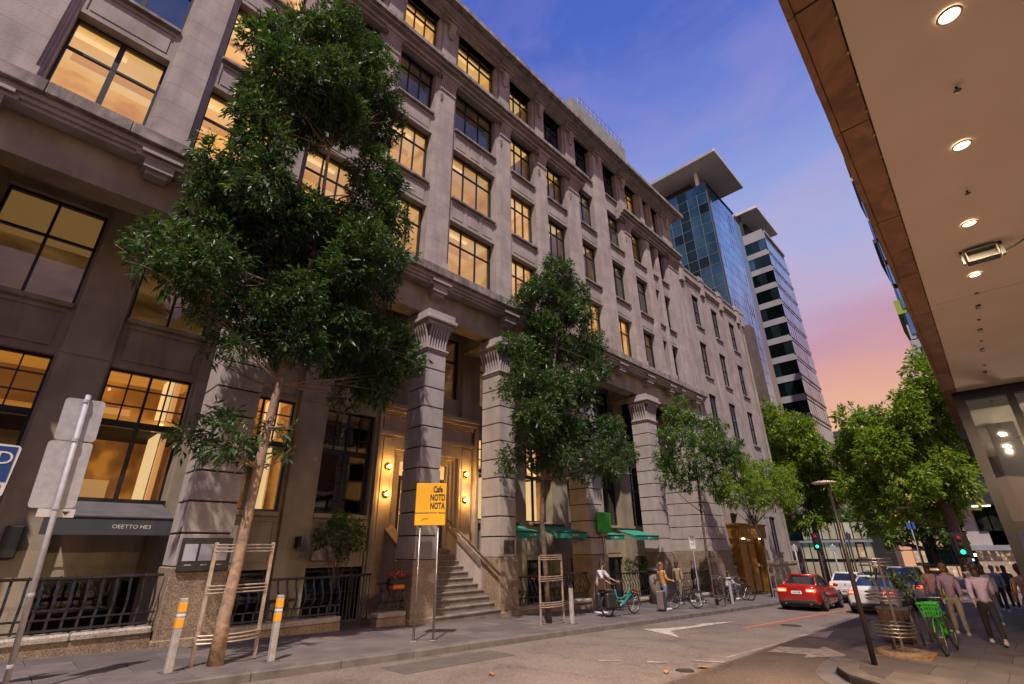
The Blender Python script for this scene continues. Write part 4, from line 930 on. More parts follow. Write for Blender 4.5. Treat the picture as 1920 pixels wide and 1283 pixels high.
# distant buildings at the end of the street
def gbuilding(name, label, x0, y0, y1, z0, z1, nx, nz, m, pane, lit=0, seed=1, depth=14, cat='building', slab=True):
    t = thing(name, label, cat, (x0, (y0+y1)/2, gz(x0)), world=True); r_ = random.Random(seed)
    part('wall', MB().box(x0+.1, x0+depth, y0, y1, z0-3, z1), m, t)
    w = (y1-y0)/nx; h = (z1-z0)/nz
    for i in range(nx):
        for j in range(nz):
            if r_.random() < lit: share('lit_pane', LITP, t, (x0, y0+i*w+.1, z0+j*h+.35), (.1, w-.2, h-.6))
            else: share('pane', pane, t, (x0, y0+i*w+.06, z0+j*h+.2), (.1, w-.12, h-.3))
    if slab:
        for j in range(0, nz+1, 2): part('floor_edge', MB().box(x0-.2, x0+.1, y0-.1, y1+.1, z0+j*h-.1, z0+j*h+.12), ALU, t)
    return t
LITP = unit_box('lit_pane', mat('far_lit_window', (.5, .4, .25), .8, fn=_room([(.10, .06, .03), (.6, .38, .18), (1, .75, .45)], (.6, 1.3, 1.6), .5, .35, .7)))
gbuilding('glass_building', 'green glass office block behind the street trees left of the lamp post', 100, 16.5, 33, -2.5, 15, 9, 8, DARKM, PM['g'], .12, 2)
gbuilding('far_building', 'small dark building under the sunset beyond the banded tower', 150, 22.5, 29, -4, 29.0, 4, 12, DARKM, PM['d'], 0, 3)
gbuilding('far_shops', 'dim row of shops with lit windows at the end of the street', 130, -12, 16, -5, 9, 14, 5, DARKM, PM['k'], .3, 4, slab=False)
PM['t'] = unit_box('pane', mat('teal_lit_glass', (.1, .2, .2), .2, fn=_room([(.03, .09, .09), (.10, .24, .22), (.45, .55, .45)], (.9, 1.5, .5), .45, .35, .72)))
gbuilding('side_street_block', 'teal lit glass frontage across the side street behind the traffic light', 57, 9.8, 16.9, -1.6, 3.6, 11, 3, DARKM, PM['t'], .08, 6, depth=6)
t_ = bpy.data.objects['far_shops']; rr = random.Random(21)
for k in range(16):
    c = rr.choice(((1, .6, .25), (1, .8, .5), (.3, .5, 1), (.1, .8, .7), (1, .25, .1))); y = rr.uniform(-11, 8); z = rr.uniform(-3.5, .5)
    part('shop_sign', MB().box(129.6, 129.8, y, y+rr.uniform(.4, 1.6), z, z+rr.uniform(.25, .5)), mat('shop_sign_%d' % int(c[0]*10+c[1]*100), c, .5, emit=c, estr=2.5), t_)
# pale shop building on the right with dark windows and a light canopy
t = thing('pale_corner_shop', 'pale building with dark windows over a lit shop canopy beyond the right corner', 'building', (60, 2, gz(60)), world=True)
mb = MB(); mb.box(60, 72, .6, 3.15, 1.4, 4.6); part('wall', mb, mat('pale_shop_wall', (.45, .40, .38), .8, col2=(.38, .34, .33), scale=1), t)
for (a, b) in ((.75, 1.35), (1.45, 2.3)): mb = MB(); mb.box(59.9, 60, a, b, 2.5, 4.2); part('window', mb, TG3, t)
mb = MB(); mb.box(58.8, 72, .3, 3.4, 1.0, 1.4); part('canopy', mb, ALU, t)
mb = MB(); mb.box(59.2, 60, .5, 3.0, -1.9, .95); part('shop_front', mb, mat('lit_shopfront', (.4, .3, .2), .8, fn=_room([(.02, .02, .03), (.12, .08, .06), (.9, .6, .35)], (.5, 5, 2.5), .8, .45, .7)), t)
mb = MB(); mb.box(59.0, 72, .2, 3.3, 4.6, 5.0); part('eave', mb, DARKM, t)
part('strip_light', MB().box(59.3, 59.4, 1.0, 2.2, 4.45, 4.55), mat('strip_lamp', (1, 1, .6), .5, emit=(1, .9, .45), estr=5), t)
# tall tower on the right with balconies
t = thing('balcony_tower', 'tall blue glass tower with angular balconies rising behind the canopy edge', 'tower', (66, -6, gz(60)), world=True)
mb = MB(); mb.box(60, 84, -14, 1.75, -3, 19.6); mb.box(60, 84, -14, 2.0, 25, 63); part('wall', mb, DARKM, t)
rr = random.Random(9)
for f in range(15):
    z = 20.5+f*2.9; yo = 2.15+.35*math.sin(f*1.9)*(.6 if f > 2 else 1)+(f > 11)*.2
    m = ALU if f == 0 else (mat('lime_balcony_panel', (.24, .34, .04), .5) if f == 1 else (ALU if f % 2 else DARKM))
    mb = MB(); mb.prism([(60, 1.7), (60, yo), (66, yo+.25), (84, yo), (84, 1.7)], z, z+(.5 if f > 1 else 1.6), 'z'); part('balcony', mb, m, t)
    for k in range(6): share('pane', PM['b' if (k+f) % 3 else 'd'], t, (60.1+k*4, 1.9, z+.6 if f > 1 else z+1.7), (3.8, .2, 2.2 if f > 1 else 1.1))
    share('pane', PM['b'], t, (59.9, .2, z+.5), (.1, 1.7, 2.3))
part('bay', MB().bbox(60, 64, 1.6, 2.3, 18.0, 20.4, .05), ALU, t)
# ------------------------------------------------------------------ canopy building over the camera
def yo(x): return .092+.0172*x            # outer edge line of the soffit strip
CB = thing('canopy_building', 'near side building with pale soffit, rusty brown edge strip and glazed corner shop', 'building', (4, -5, 0), world=True)
SOFF = mat('pale_soffit', (.82, .70, .61), .85, col2=(.74, .62, .53), scale=.7, detail=5, bump=.08, bscale=5)
RUST = mat('rusty_brown_sheet', (.30, .155, .08), .65, col2=(.17, .085, .045), scale=2.2, detail=9, dist=1.5, bump=.25, bscale=12)
cuts = [-8, -2, 9.35, 13.2, 15.8]
for a, b in zip(cuts[:-1], cuts[1:]):
    mb = MB(); q = [(a+.006, -8), (b-.006, -8), (b-.006, yo(b)-.275), (a+.006, yo(a)-.275)]; mb.prism(q, 5.0, 5.1, 'z'); part('soffit_panel', mb, SOFF, CB)
mb = MB(); mb.prism([(-8, yo(-8)-.28), (24, yo(24)-.28), (24, yo(24)-.008), (-8, yo(-8)-.008)], 5.062, 5.098, 'z'); part('edge_backing', mb, BLACKP, CB)
mb = MB(); mb.prism([(-8, yo(-8)-.06), (24, yo(24)-.06), (24, yo(24)-.01), (-8, yo(-8)-.01)], 5.31, 10.9, 'z'); part('fascia_wall', mb, RUST, CB)
xe = [-8, -4.6, -1.2, 1.4, 2.95, 4.38, 6.2, 7.9, 9.6, 11.3, 13.6, 16.2, 21.5]
for a, b in zip(xe[:-1], xe[1:]):
    mb = MB(); q = [(a+.008, yo(a)-.262), (b-.008, yo(b)-.262), (b-.008, yo(b)-.052), (a+.008, yo(a)-.052)]; mb.prism(q, 4.985, 5.06, 'z'); part('edge_panel', mb, RUST, CB)
    mb = MB(); q = [(a+.004, yo(a)-.046), (b-.004, yo(b)-.046), (b-.004, yo(b)), (a+.004, yo(a))]; mb.prism(q, 4.97, 5.3, 'z'); part('edge_trim', mb, RUST, CB)
mb = MB()
for k in range(60):
    x = 1.0+k*.36; mb.box(x, x+.03, yo(x)-.268, yo(x)-.25, 4.975, 4.985)
part('fixing_clips', mb, mat('brass_clip', (.4, .3, .15), .5, metal=.5), CB, kind='stuff')
mb = MB(); mb.prism([(-8, -12), (30, -12), (30, yo(30)-.06), (-8, yo(-8)-.06)], 5.1, 10.9, 'z'); part('upper_wall', mb, mat('dark_cladding', (.08, .06, .05), .8), CB)
mb = MB(); mb.box(-8, 16, -9, -8.8, -1, 5.0); part('wall', mb, mat('inner_wall_warm', (.25, .2, .17), .9), CB)
for (x, r_) in ((3.71, 1), (5.34, 1), (6.96, 1), (8.55, 1)):
    pass
dl = ['largest round downlight in the soffit, at the top right', 'second round downlight along the soffit', 'third round downlight, before the dark boxed fitting', 'fourth and smallest lit downlight, after the dark boxed fitting']
LAMPE = mat('downlight_lens', (1, .9, .75), .4, emit=(1, .86, .62), estr=9)
for (x, y), lb in zip(((3.72, -.68), (5.35, -.645), (6.97, -.61), (8.55, -.585)), dl):
    t = thing('downlight', lb, 'ceiling light', (x, y, 4.985), 0, 'round downlights in the soffit')
    part('trim_ring', MB().ring((0, 0, 0), .066, .009, 24, 6), mat('beige_trim', (.45, .32, .22), .5), t, True)
    part('lens', MB().lathe((0, 0, .004), [(.058, 0), (.058, .008)], 24), LAMPE, t)
    ld = bpy.data.lights.new('downlight_beam', 'AREA'); ld.shape = 'DISK'; ld.size = .14; ld.energy = 520; ld.color = (1, .70, .42)
    lo = bpy.data.objects.new('downlight_beam', ld); link(lo, t); lo.location = (0, 0, -.03)
# sprinklers and small slots
for (x, y), lb in zip(((4.5, -.66), (6.2, -.63)), ('small dark sprinkler between the first two downlights', 'small dark sprinkler between the second and third downlights')):
    t = thing('sprinkler', lb, 'sprinkler', (x, y, 4.985)); part('body', MB().lathe((0, 0, -.05), [(.008, 0), (.028, .012), (.01, .02), (.01, .05)], 10), BLACKP, t)
sl = [(9.65, -.42), (10.9, -.40), (12.1, -.38), (13.1, -.36), (14.0, -.33)]
mb = MB()
for (x, y) in sl[:4]:
    pass
for i, (x, y) in enumerate(((9.9, -.56), (11.15, -.53), (12.4, -.51), (14.2, -.48))):
    m_ = MB(); m_.bbox(x-.09, x+.09, y-.03, y+.03, 4.975, 5.0, .004); part('slot_vent', m_, BRONZE, CB)
    m_ = MB(); m_.lathe((x-.6, y-.01, 4.985), [(.025, 0), (.025, .02)], 8); part('detector', m_, BRONZE, CB)
t = thing('soffit_speaker', 'dark boxed heater fitting on a bracket under the soffit', 'heater', (7.72, -.66, 4.84), .05)
part('housing', MB().bbox(-.09, .06, -.15, .15, .10, .12, .006).bbox(-.09, .06, -.15, .15, -.035, -.02, .006).bbox(-.09, .06, -.15, -.135, -.02, .10, .003).bbox(-.09, .06, .135, .15, -.02, .10, .003), mat('grey_housing', (.05, .043, .04), .6), t)
part('opening', MB().box(.03, .05, -.134, .134, -.018, .099), BLACKP, t)
m_ = MB(); m_.box(-.03, .03, -.2, -.17, -.02, .15); m_.tube([(.0, -.19, .03), (.02, -.3, .06), (.03, -.42, .12)], .012, 6); m_.box(-.03, .03, .17, .19, -.02, .15); part('bracket', m_, BLACKP, t)
# lamps inside the shop
for (x, y) in ((17.2, -1.2), (19.5, -2.2), (22.5, -1.5)):
    t = thing('pendant_lamp', ['pendant lamp just inside the glazed shop corner', 'pendant lamp deeper inside the glazed shop', 'pendant lamp at the far side of the glazed shop'][(17.2, 19.5, 22.5).index(x)], 'lamp', (x, y, 3.9))
    part('shade', MB().lathe((0, 0, 0), [(.16, 0), (.05, .14), (.01, .6)], 16), BLACKP, t, True); part('bulb', MB().ell((0, 0, -.03), (.06, .06, .06), 12, 8), mat('warm_bulb', (1, .8, .5), .4, emit=(1, .75, .4), estr=8), t, True)
    ld = bpy.data.lights.new('lamp_light', 'POINT'); ld.energy = 200; ld.color = (1, .72, .45); ld.shadow_soft_size = .12
    lo = bpy.data.objects.new('lamp_light', ld); link(lo, t); lo.location = (0, 0, -.16)
# glazed corner shop
FR2 = mat('dark_shop_frame', (.018, .018, .02), .35, metal=.4)
XS = 15.8
mb = MB(); mb.box(XS-.1, XS+.1, -7, .2, 4.78, 4.99); part('head_frame', mb, FR2, CB)
mb = MB(); mb.box(XS-.14, XS+.12, .0, .2, -1, 4.78); part('corner_post', mb, FR2, CB)
for y in (-.78, -1.9, -3.0): mb = MB(); mb.box(XS-.1, XS+.1, y-.07, y+.07, -1, 4.78); part('mullion', mb, FR2, CB)
mb = MB(); mb.box(XS-.12, XS+.1, -7, 0, 1.8, 2.02); part('transom', mb, FR2, CB)
for (a, b) in ((-.71, 0), (-1.83, -.85), (-2.93, -1.97)):
    for (z0, z1) in ((2.02, 4.78), (-.55, 1.8)): share('pane', PANER, CB, (XS-.01, a, z0), (.02, b-a, z1-z0))
for k in range(5):
    a, b = XS+.15+k*2.1, XS+.15+(k+1)*2.1
    for (z0, z1) in ((2.02, 4.78), (-.75, 1.8)): share('pane', PANER, CB, (a, .12, z0), (2.02, .02, z1-z0))
    mb = MB(); mb.box(b-.1, b, .05, .2, -1.2, 4.78); part('mullion', mb, FR2, CB)
mb = MB(); mb.box(XS+.1, 26, .06, .18, 1.8, 2.02); mb.box(XS+.1, 26, .06, .18, 4.6, 4.78); part('transom', mb, FR2, CB)
mb = MB(); mb.box(XS+.12, 26, -7, -.0, 4.55, 4.9); part('shop_ceiling', mb, mat('cream_ceiling', (.55, .47, .38), .8, emit=(1, .78, .5), estr=.10), CB)  # faint lamplight put into the ceiling as its own glow
mb = MB(); mb.box(18.2, 18.8, -.75, -.2, -1, 4.55); mb.box(25.5, 25.8, -7, 0, -1, 4.6); mb.box(XS+.5, 25.5, -6.9, -6.7, -1, 4.6); part('shop_wall', mb, mat('shop_dark_wall', (.09, .085, .09), .8), CB)
part('strip_light', MB().box(20, 22, -1.2, -1.1, 4.1, 4.15), mat('strip_lamp', (1, 1, .6), .5), CB)
part('screen', MB().box(XS+.3, XS+.36, .02, .1, .9, 1.6), mat('violet_screen', (.2, .2, .5), .4, emit=(.45, .45, 1), estr=2.0), CB)
# ------------------------------------------------------------------ trees
LEAF_DARK = leafmat('dark_evergreen_leaf', (.022, .052, .020), (.050, .098, .030), (.19, .235, .06), .26)
LEAF_MID = leafmat('mid_green_leaf', (.045, .09, .016), (.085, .155, .026), (.20, .26, .04), .34)
LEAF_LIGHT = leafmat('yellow_green_leaf', (.085, .15, .017), (.17, .245, .027), (.38, .38, .04), .4)
def leaves(name, clumps, per_m3, L, Wd, m, parent, seed=0, whorl=9, droop=.5, flat=.75, maxn=90000, off=(0, 0, 0)):
    """clumps: (x, y, z, rx, rz); leafy twig tips spread through each clump, denser to its outside, each with a whorl of leaves"""
    g = np.random.default_rng(seed); C_ = []; D_ = []
    for (x, y, z, r, rz_) in clumps:
        n = int(per_m3*r*r*rz_*4.2)
        d = g.normal(size=(n, 3)); d /= np.linalg.norm(d, axis=1)[:, None]
        rad = g.random(n)**.38
        # a lumpy outline: each clump has its own few lobes
        lob = g.normal(size=(6, 3)); lob /= np.linalg.norm(lob, axis=1)[:, None]
        am = np.clip((d@lob.T).max(axis=1), .2, 1)
        rad = rad*(.72+.55*am**2)
        p = d*rad[:, None]*np.array([r, r, rz_]); keep = g.random(n) < np.where(am < .6, .3, 1)
        C_.append((p+np.array([x, y, z]))[keep]); D_.append(d[keep])
    C_ = np.concatenate(C_); D_ = np.concatenate(D_); nt_ = len(C_)
    if nt_*whorl > maxn: s = g.permutation(nt_)[:maxn//whorl]; C_ = C_[s]; D_ = D_[s]; nt_ = len(C_)
    P = np.repeat(C_, whorl, axis=0); Dm = np.repeat(D_, whorl, axis=0); n = len(P)
    tw = np.repeat(g.random(nt_), whorl)
    axis = Dm*.9+g.normal(size=(n, 3))*.75; axis[:, 2] -= droop*g.random(n)
    axis /= np.linalg.norm(axis, axis=1)[:, None]
    side = np.cross(axis, g.normal(size=(n, 3))*.6+np.array([0, 0, 1])); side /= np.linalg.norm(side, axis=1)[:, None]+1e-9
    nor = np.cross(side, axis)
    sz = np.repeat(.6+.7*g.random(nt_), whorl); ll = L*(.45+.75*g.random(n))*sz; ww = Wd*(.6+.6*g.random(n))*sz
    P = P+g.normal(size=(n, 3))*L*.25
    mid = P+axis*(ll*.48)[:, None]+nor*(ll*.06)[:, None]; tip = P+axis*ll[:, None]-np.array([0, 0, 1])*(ll*.22*droop)[:, None]
    a = mid+side*(ww*.5)[:, None]-nor*(ww*.14)[:, None]; b = mid-side*(ww*.5)[:, None]-nor*(ww*.14)[:, None]
    V = np.stack([P, a, tip, b], axis=1).reshape(-1, 3)-np.array(off)
    i = np.arange(n)*4; F = np.stack([i, i+1, i+2, i, i+2, i+3], axis=1).reshape(-1)
    me = bpy.data.meshes.new(name); me.vertices.add(n*4); me.vertices.foreach_set('co', V.astype(np.float32).ravel())
    me.loops.add(n*6); me.loops.foreach_set('vertex_index', F.astype(np.int32)); me.polygons.add(n*2)
    me.polygons.foreach_set('loop_start', np.arange(0, n*6, 3, dtype=np.int32)); me.materials.append(m)
    me.update(calc_edges=True)
    at = me.attributes.new('tint', 'FLOAT', 'FACE'); tint = np.repeat(np.clip(tw*.55+g.random(n)*.5-.05, 0, 1), 2); at.data.foreach_set('value', tint.astype(np.float32))
    o = bpy.data.objects.new(name, me); link(o, parent); o['kind'] = 'stuff'; return o
def bend(p0, p1, rng, n=6, amp=.12, sag=0):
    a, b = Vector(p0), Vector(p1); L = (b-a).length; out = []
    o1 = Vector((rng.gauss(0, 1), rng.gauss(0, 1), rng.gauss(0, .5)))*amp*L
    for i in range(n+1):
        t = i/n; out.append(tuple(a.lerp(b, t)+o1*math.sin(PI*t)+Vector((0, 0, -sag*L*math.sin(PI*t)))))
    return out
def tree(label, trunk, tr, clumps, m, bark, per, L, Wd, seed, cat='tree', group=None, limbs=None, twigs=2, maxn=90000, droop=.5, name='street_tree', whorl=9):
    """trunk: world points; tr: radii; clumps world (x,y,z,r,rz)"""
    b = trunk[0]; t = thing(name, label, cat, b, 0, group); rng = random.Random(seed)
    lo = lambda p: (p[0]-b[0], p[1]-b[1], p[2]-b[2])
    tp = [lo(p) for p in trunk]; mb = MB(); mb.tube(tp, tr, 12); part('trunk', mb, bark, t, True)
    for k, c in enumerate(clumps):
        if limbs is not None and k not in limbs and len(clumps) > 14 and k % 2: continue
        # limb leaves the trunk below its clump
        zc = c[2]-b[2]; i = max(1, min(len(tp)-2, sum(1 for p in tp if p[2] < zc-.35*math.hypot(c[0]-trunk[-1][0], c[1]-trunk[-1][1])-.3)))
        p0 = tp[i]; p1 = lo(c[:3]); r0 = min(tr[i]*.42, .015+.014*(Vector(p1)-Vector(p0)).length)
        pts = bend(p0, p1, rng, 6, .09); rs = [r0*(1-.8*j/6) for j in range(7)]
        mb = MB(); mb.tube(pts, rs, 6)
        for q in range(twigs+2):
            s = pts[3+q % 3]; e = (p1[0]+rng.gauss(0, c[3]*.5), p1[1]+rng.gauss(0, c[3]*.5), p1[2]+rng.gauss(0, c[4]*.5)); tp2 = bend(s, e, rng, 4, .1); mb.tube(tp2, [r0*.4, r0*.3, r0*.22, r0*.15, r0*.08], 5)
        part('branch', mb, bark, t, True)
    leaves('crown', [(c[0]-b[0], c[1]-b[1], c[2]-b[2], c[3], c[4]) for c in clumps], per, L, Wd, m, t, seed, droop=droop, maxn=maxn, whorl=whorl)
    return t
# crown clumps: x, y, z, radius, half height in metres
tr1 = [(3.2, 9.9, -0.1), (3.21, 9.95, 0.56), (3.26, 9.97, 1.37), (3.29, 10, 2.26), (3.32, 10, 3.03), (3.34, 10, 3.85), (3.4, 10.05, 4.77), (3.5, 10.1, 5.77), (3.59, 10.1, 6.86), (3.64, 10.1, 8.17), (3.62, 10.1, 9.75), (3.56, 10.1, 11.3), (3.39, 10.1, 13.32)]
tr1[0] = (tr1[0][0], 9.9, gz(3.2)-.05)
tree('tall leafy evergreen with a pale leaning trunk inside a steel guard, the largest tree', tr1, [.13, .105, .095, .088, .09, .08, .075, .07, .06, .055, .045, .035, .022], [(1.49, 9.61, 12.95, 0.54, 0.56), (2.2, 10.07, 14.58, 0.68, 0.69), (3.07, 9.8, 15.07, 0.75, 0.76), (4.22, 10.16, 15.59, 0.59, 0.61), (1.59, 10.19, 12.19, 0.52, 0.52), (2.05, 9.35, 12.03, 0.71, 0.73), (2.87, 9.27, 12.52, 0.78, 0.8), (4.41, 10.51, 14.21, 0.83, 0.85), (4.63, 9.64, 14.9, 0.39, 0.4), (1.8, 9.6, 10.64, 0.57, 0.58), (2.84, 10.74, 12.48, 0.76, 0.78), (3.69, 9.96, 12.33, 0.71, 0.72), (5.05, 10.5, 13.39, 0.67, 0.68), (5.12, 9.96, 14.02, 0.38, 0.39), (1.7, 10.21, 10.13, 0.4, 0.41), (2.09, 9.48, 9.73, 0.53, 0.54), (4.91, 10.2, 11.53, 0.62, 0.63), (5.72, 10.55, 11.77, 0.45, 0.46), (1.14, 10.03, 9.45, 0.36, 0.37), (1.67, 10.36, 9.13, 0.6, 0.61), (1.21, 10.26, 8.7, 0.36, 0.37), (2.16, 9.35, 8.79, 0.59, 0.6), (4.98, 10.39, 10.45, 0.68, 0.69), (5.62, 10.14, 10.2, 0.51, 0.51), (5.56, 9.7, 8.81, 0.46, 0.46), (4.61, 9.3, 8.25, 0.69, 0.69), (4.1, 10.55, 9.43, 0.65, 0.66), (3.1, 9.96, 8.89, 0.64, 0.64), (1.38, 10.33, 8, 0.4, 0.41), (2.01, 10.57, 8.33, 0.64, 0.64), (2.74, 10.32, 8.28, 0.74, 0.74), (3.73, 10.63, 8.47, 0.76, 0.76), (4.29, 9.84, 7.6, 0.69, 0.69), (5.46, 10.45, 8.02, 0.6, 0.6), (1.03, 9.92, 7.02, 0.37, 0.38), (0.74, 10.65, 7.44, 0.35, 0.36), (0.47, 10.57, 7.2, 0.24, 0.24), (0.66, 9.4, 6.2, 0.29, 0.29), (1.19, 9.45, 6.24, 0.41, 0.41), (1.64, 9.58, 6.73, 0.52, 0.52), (2.47, 10.7, 7.34, 0.65, 0.65), (1.82, 9.9, 6.11, 0.37, 0.37), (2.37, 10.19, 5.93, 0.47, 0.47), (1.68, 9.7, 5.64, 0.23, 0.23), (2.89, 10.01, 6.17, 0.52, 0.52), (3.35, 9.83, 6.66, 0.62, 0.62), (3.55, 9.78, 5.69, 0.49, 0.49), (4.33, 10.13, 6.44, 0.69, 0.69), (5.15, 10.13, 6.56, 0.66, 0.66), (6.21, 10.61, 6.59, 0.64, 0.64), (6.68, 10.27, 6.35, 0.44, 0.44), (4.96, 10.64, 5.81, 0.52, 0.52), (5.8, 10.53, 5.57, 0.61, 0.61), (5.26, 10.74, 5.01, 0.36, 0.36), (3.09, 10.26, 5.57, 0.39, 0.39), (2.4, 9.49, 5.15, 0.27, 0.27), (6.4, 10.54, 5.86, 0.36, 0.36), (2.19, 10.7, 5.38, 0.22, 0.22), (2.23, 10.61, 3.63, 0.3, 0.3), (2.49, 10.1, 3.84, 0.33, 0.33), (2.53, 10.32, 3.33, 0.26, 0.26), (2.69, 9.57, 3.38, 0.34, 0.34), (3.33, 10.5, 3.4, 0.3, 0.3), (3.35, 10.11, 3.88, 0.2, 0.2), (3.69, 9.68, 3.33, 0.17, 0.17), (3.53, 9.35, 3.77, 0.15, 0.15)], LEAF_DARK, BARK, 330, .18, .047, 11, maxn=250000, name='street_tree', group='trees along the left pavement')
tr2 = [(12.01, 10.3, -0.38), (11.94, 10.3, 0.83), (11.83, 10.3, 2.3), (11.95, 10.3, 3.58), (12.2, 10.3, 4.79), (12.56, 10.3, 6.52), (12.93, 10.3, 8.46), (13.39, 10.3, 11.13)]
tr2[0] = (tr2[0][0], 10.3, gz(11.9)-.05)
tree('slim street tree in front of the first green awnings, trunk in a wooden guard', tr2, [.09, .075, .075, .07, .06, .05, .04, .02], [(13.47, 10.45, 11.97, 0.64, 0.65), (12.58, 10.59, 10.8, 0.69, 0.69), (14.77, 10.65, 11.7, 0.68, 0.68), (11.9, 10.83, 10.29, 0.5, 0.5), (13.67, 10.59, 10.14, 0.83, 0.83), (12.59, 10.81, 9.16, 0.79, 0.79), (13.92, 9.73, 9.92, 0.51, 0.52), (10.69, 10.26, 7.79, 0.51, 0.51), (12.55, 10.83, 7.86, 0.85, 0.85), (13.75, 10.48, 8.75, 0.63, 0.63), (15.81, 10.78, 9.31, 0.73, 0.73), (15.05, 9.84, 8.03, 0.45, 0.45), (10.92, 10.26, 6.63, 0.6, 0.6), (12.08, 10, 6.35, 0.79, 0.79), (14.27, 10.35, 7.21, 0.74, 0.74), (15.14, 10.39, 6.87, 0.42, 0.42), (9.64, 9.72, 5.86, 0.29, 0.29), (11.19, 9.96, 5.28, 0.68, 0.68), (12.76, 10.04, 5.38, 0.7, 0.7), (11.06, 10.8, 4.21, 0.41, 0.41), (11.88, 10.62, 4.45, 0.55, 0.55), (12.35, 9.89, 4.24, 0.54, 0.54), (15.01, 10.66, 5.64, 0.56, 0.56), (15.42, 9.87, 5.47, 0.63, 0.63), (17.37, 10.44, 5.09, 0.48, 0.48), (14.4, 9.85, 4.47, 0.56, 0.56), (15.3, 9.7, 4.17, 0.39, 0.39), (10.88, 10.75, 3.77, 0.28, 0.28), (13.53, 9.95, 3.85, 0.33, 0.33)], LEAF_DARK, BARKD, 330, .165, .05, 12, maxn=110000, group='trees along the left pavement')
tr3 = [(22.93, 10.1, -0.66), (22.62, 10.1, 1.24), (22.75, 10.1, 3.03), (22.89, 10.1, 4.47), (23.08, 10.1, 6.25), (23.07, 10.1, 7.59)]
tr3[0] = (tr3[0][0], 10.1, gz(tr3[0][0])-.05)
tree('small bright green tree leaning over the dark bay, behind the cluster of steel guard posts', tr3, [.07, .055, .05, .045, .035, .02], [(23.28, 10.45, 8.53, 0.35, 0.35), (22.29, 10.49, 7.52, 0.58, 0.58), (23.48, 10.08, 7.52, 0.5, 0.5), (19.71, 9.81, 6.1, 0.43, 0.43), (20.95, 9.5, 6.11, 0.58, 0.58), (26.6, 10.3, 7.65, 0.65, 0.65), (24.86, 10.06, 6.36, 0.66, 0.66), (20.69, 10.41, 5.2, 0.58, 0.58), (22.38, 9.95, 5.18, 0.56, 0.56), (27.39, 10.42, 6.3, 0.71, 0.71), (18.97, 9.83, 4.33, 0.29, 0.29), (22.33, 10.46, 4.33, 0.42, 0.42), (25.39, 10.38, 5.1, 0.51, 0.51), (27.94, 10, 6.61, 0.55, 0.55), (29.25, 10.15, 6.13, 0.45, 0.45), (20.88, 10.32, 4.44, 0.44, 0.44), (22.58, 9.73, 4.29, 0.32, 0.32)], LEAF_MID, BARKD, 170, .18, .065, 13, maxn=80000, group='trees along the left pavement')
tr4 = [(31.33, 10.6, -0.65), (31.5, 10.6, 0.55), (31.32, 10.6, 1.95), (30.64, 10.6, 2.65), (30.97, 10.6, 3.97)]
tr4[0] = (tr4[0][0], 10.6, gz(tr4[0][0])-.05)
tree('low yellow green tree with forked trunk in front of the gold doorway', tr4, [.10, .085, .075, .055, .03], [(26.45, 10.42, 4.66, 0.68, 0.68), (29.09, 10.25, 5.29, 0.9, 0.9), (34.7, 10.75, 5.68, 1.03, 1.03), (26.76, 10.17, 3.98, 0.67, 0.67), (31.57, 10.64, 4.56, 0.95, 0.95), (34.66, 10.47, 4.65, 0.95, 0.95), (36.43, 10.16, 4.4, 0.72, 0.72), (26.18, 10.61, 4.11, 0.46, 0.47), (30.73, 10.14, 3.64, 0.51, 0.51), (37.53, 10.53, 5.72, 0.82, 0.82), (30.04, 10.17, 5.97, 0.58, 0.58), (38.55, 10.19, 5.24, 0.48, 0.48)], LEAF_LIGHT, BARKD, 120, .18, .065, 14, maxn=40000, group='trees along the left pavement')
b5 = (50, 12.6, gz(50)); tr5 = [(50, 12.4, gz(50)), (50, 12.4, 2), (50.2, 12.4, 5), (50.1, 12.4, 9), (50, 12.6, 12)]
tree('broad green tree just beyond the corner building', tr5, [.3, .26, .22, .14, .05], [(48.91, 13.19, 12.24, 1.19, 1.19), (51.85, 14.66, 10.86, 1.45, 1.45), (48.51, 11.77, 10.94, 1.5, 1.51), (50.82, 13.53, 9.06, 1.67, 1.67), (48.34, 10.85, 9.12, 1.46, 1.46), (48.99, 10.05, 7.96, 1.27, 1.27), (52, 15.47, 8.4, 1.16, 1.16), (48.84, 12.34, 6.83, 1.74, 1.74), (50.57, 11.3, 5.97, 1.57, 1.57), (49.84, 14.2, 5.69, 1.53, 1.53), (49.81, 12.4, 4, 1.29, 1.29), (49.98, 13.81, 3.63, 1.14, 1.14), (48.77, 9.97, 6.38, 1, 1), (51.32, 15.53, 3.74, 0.92, 0.92), (48.36, 13.41, 13.72, 0.55, 0.55), (48.94, 13.31, 13.29, 0.65, 0.65)], LEAF_LIGHT, BARKD, 22, .40, .16, 15, maxn=90000, group='trees beyond the cross street')
tr6 = [(46, 3.0, gz(46)), (46, 3.0, 2.5), (45.8, 3.1, 5.5), (46, 2.9, 9), (46.2, 2.2, 13)]
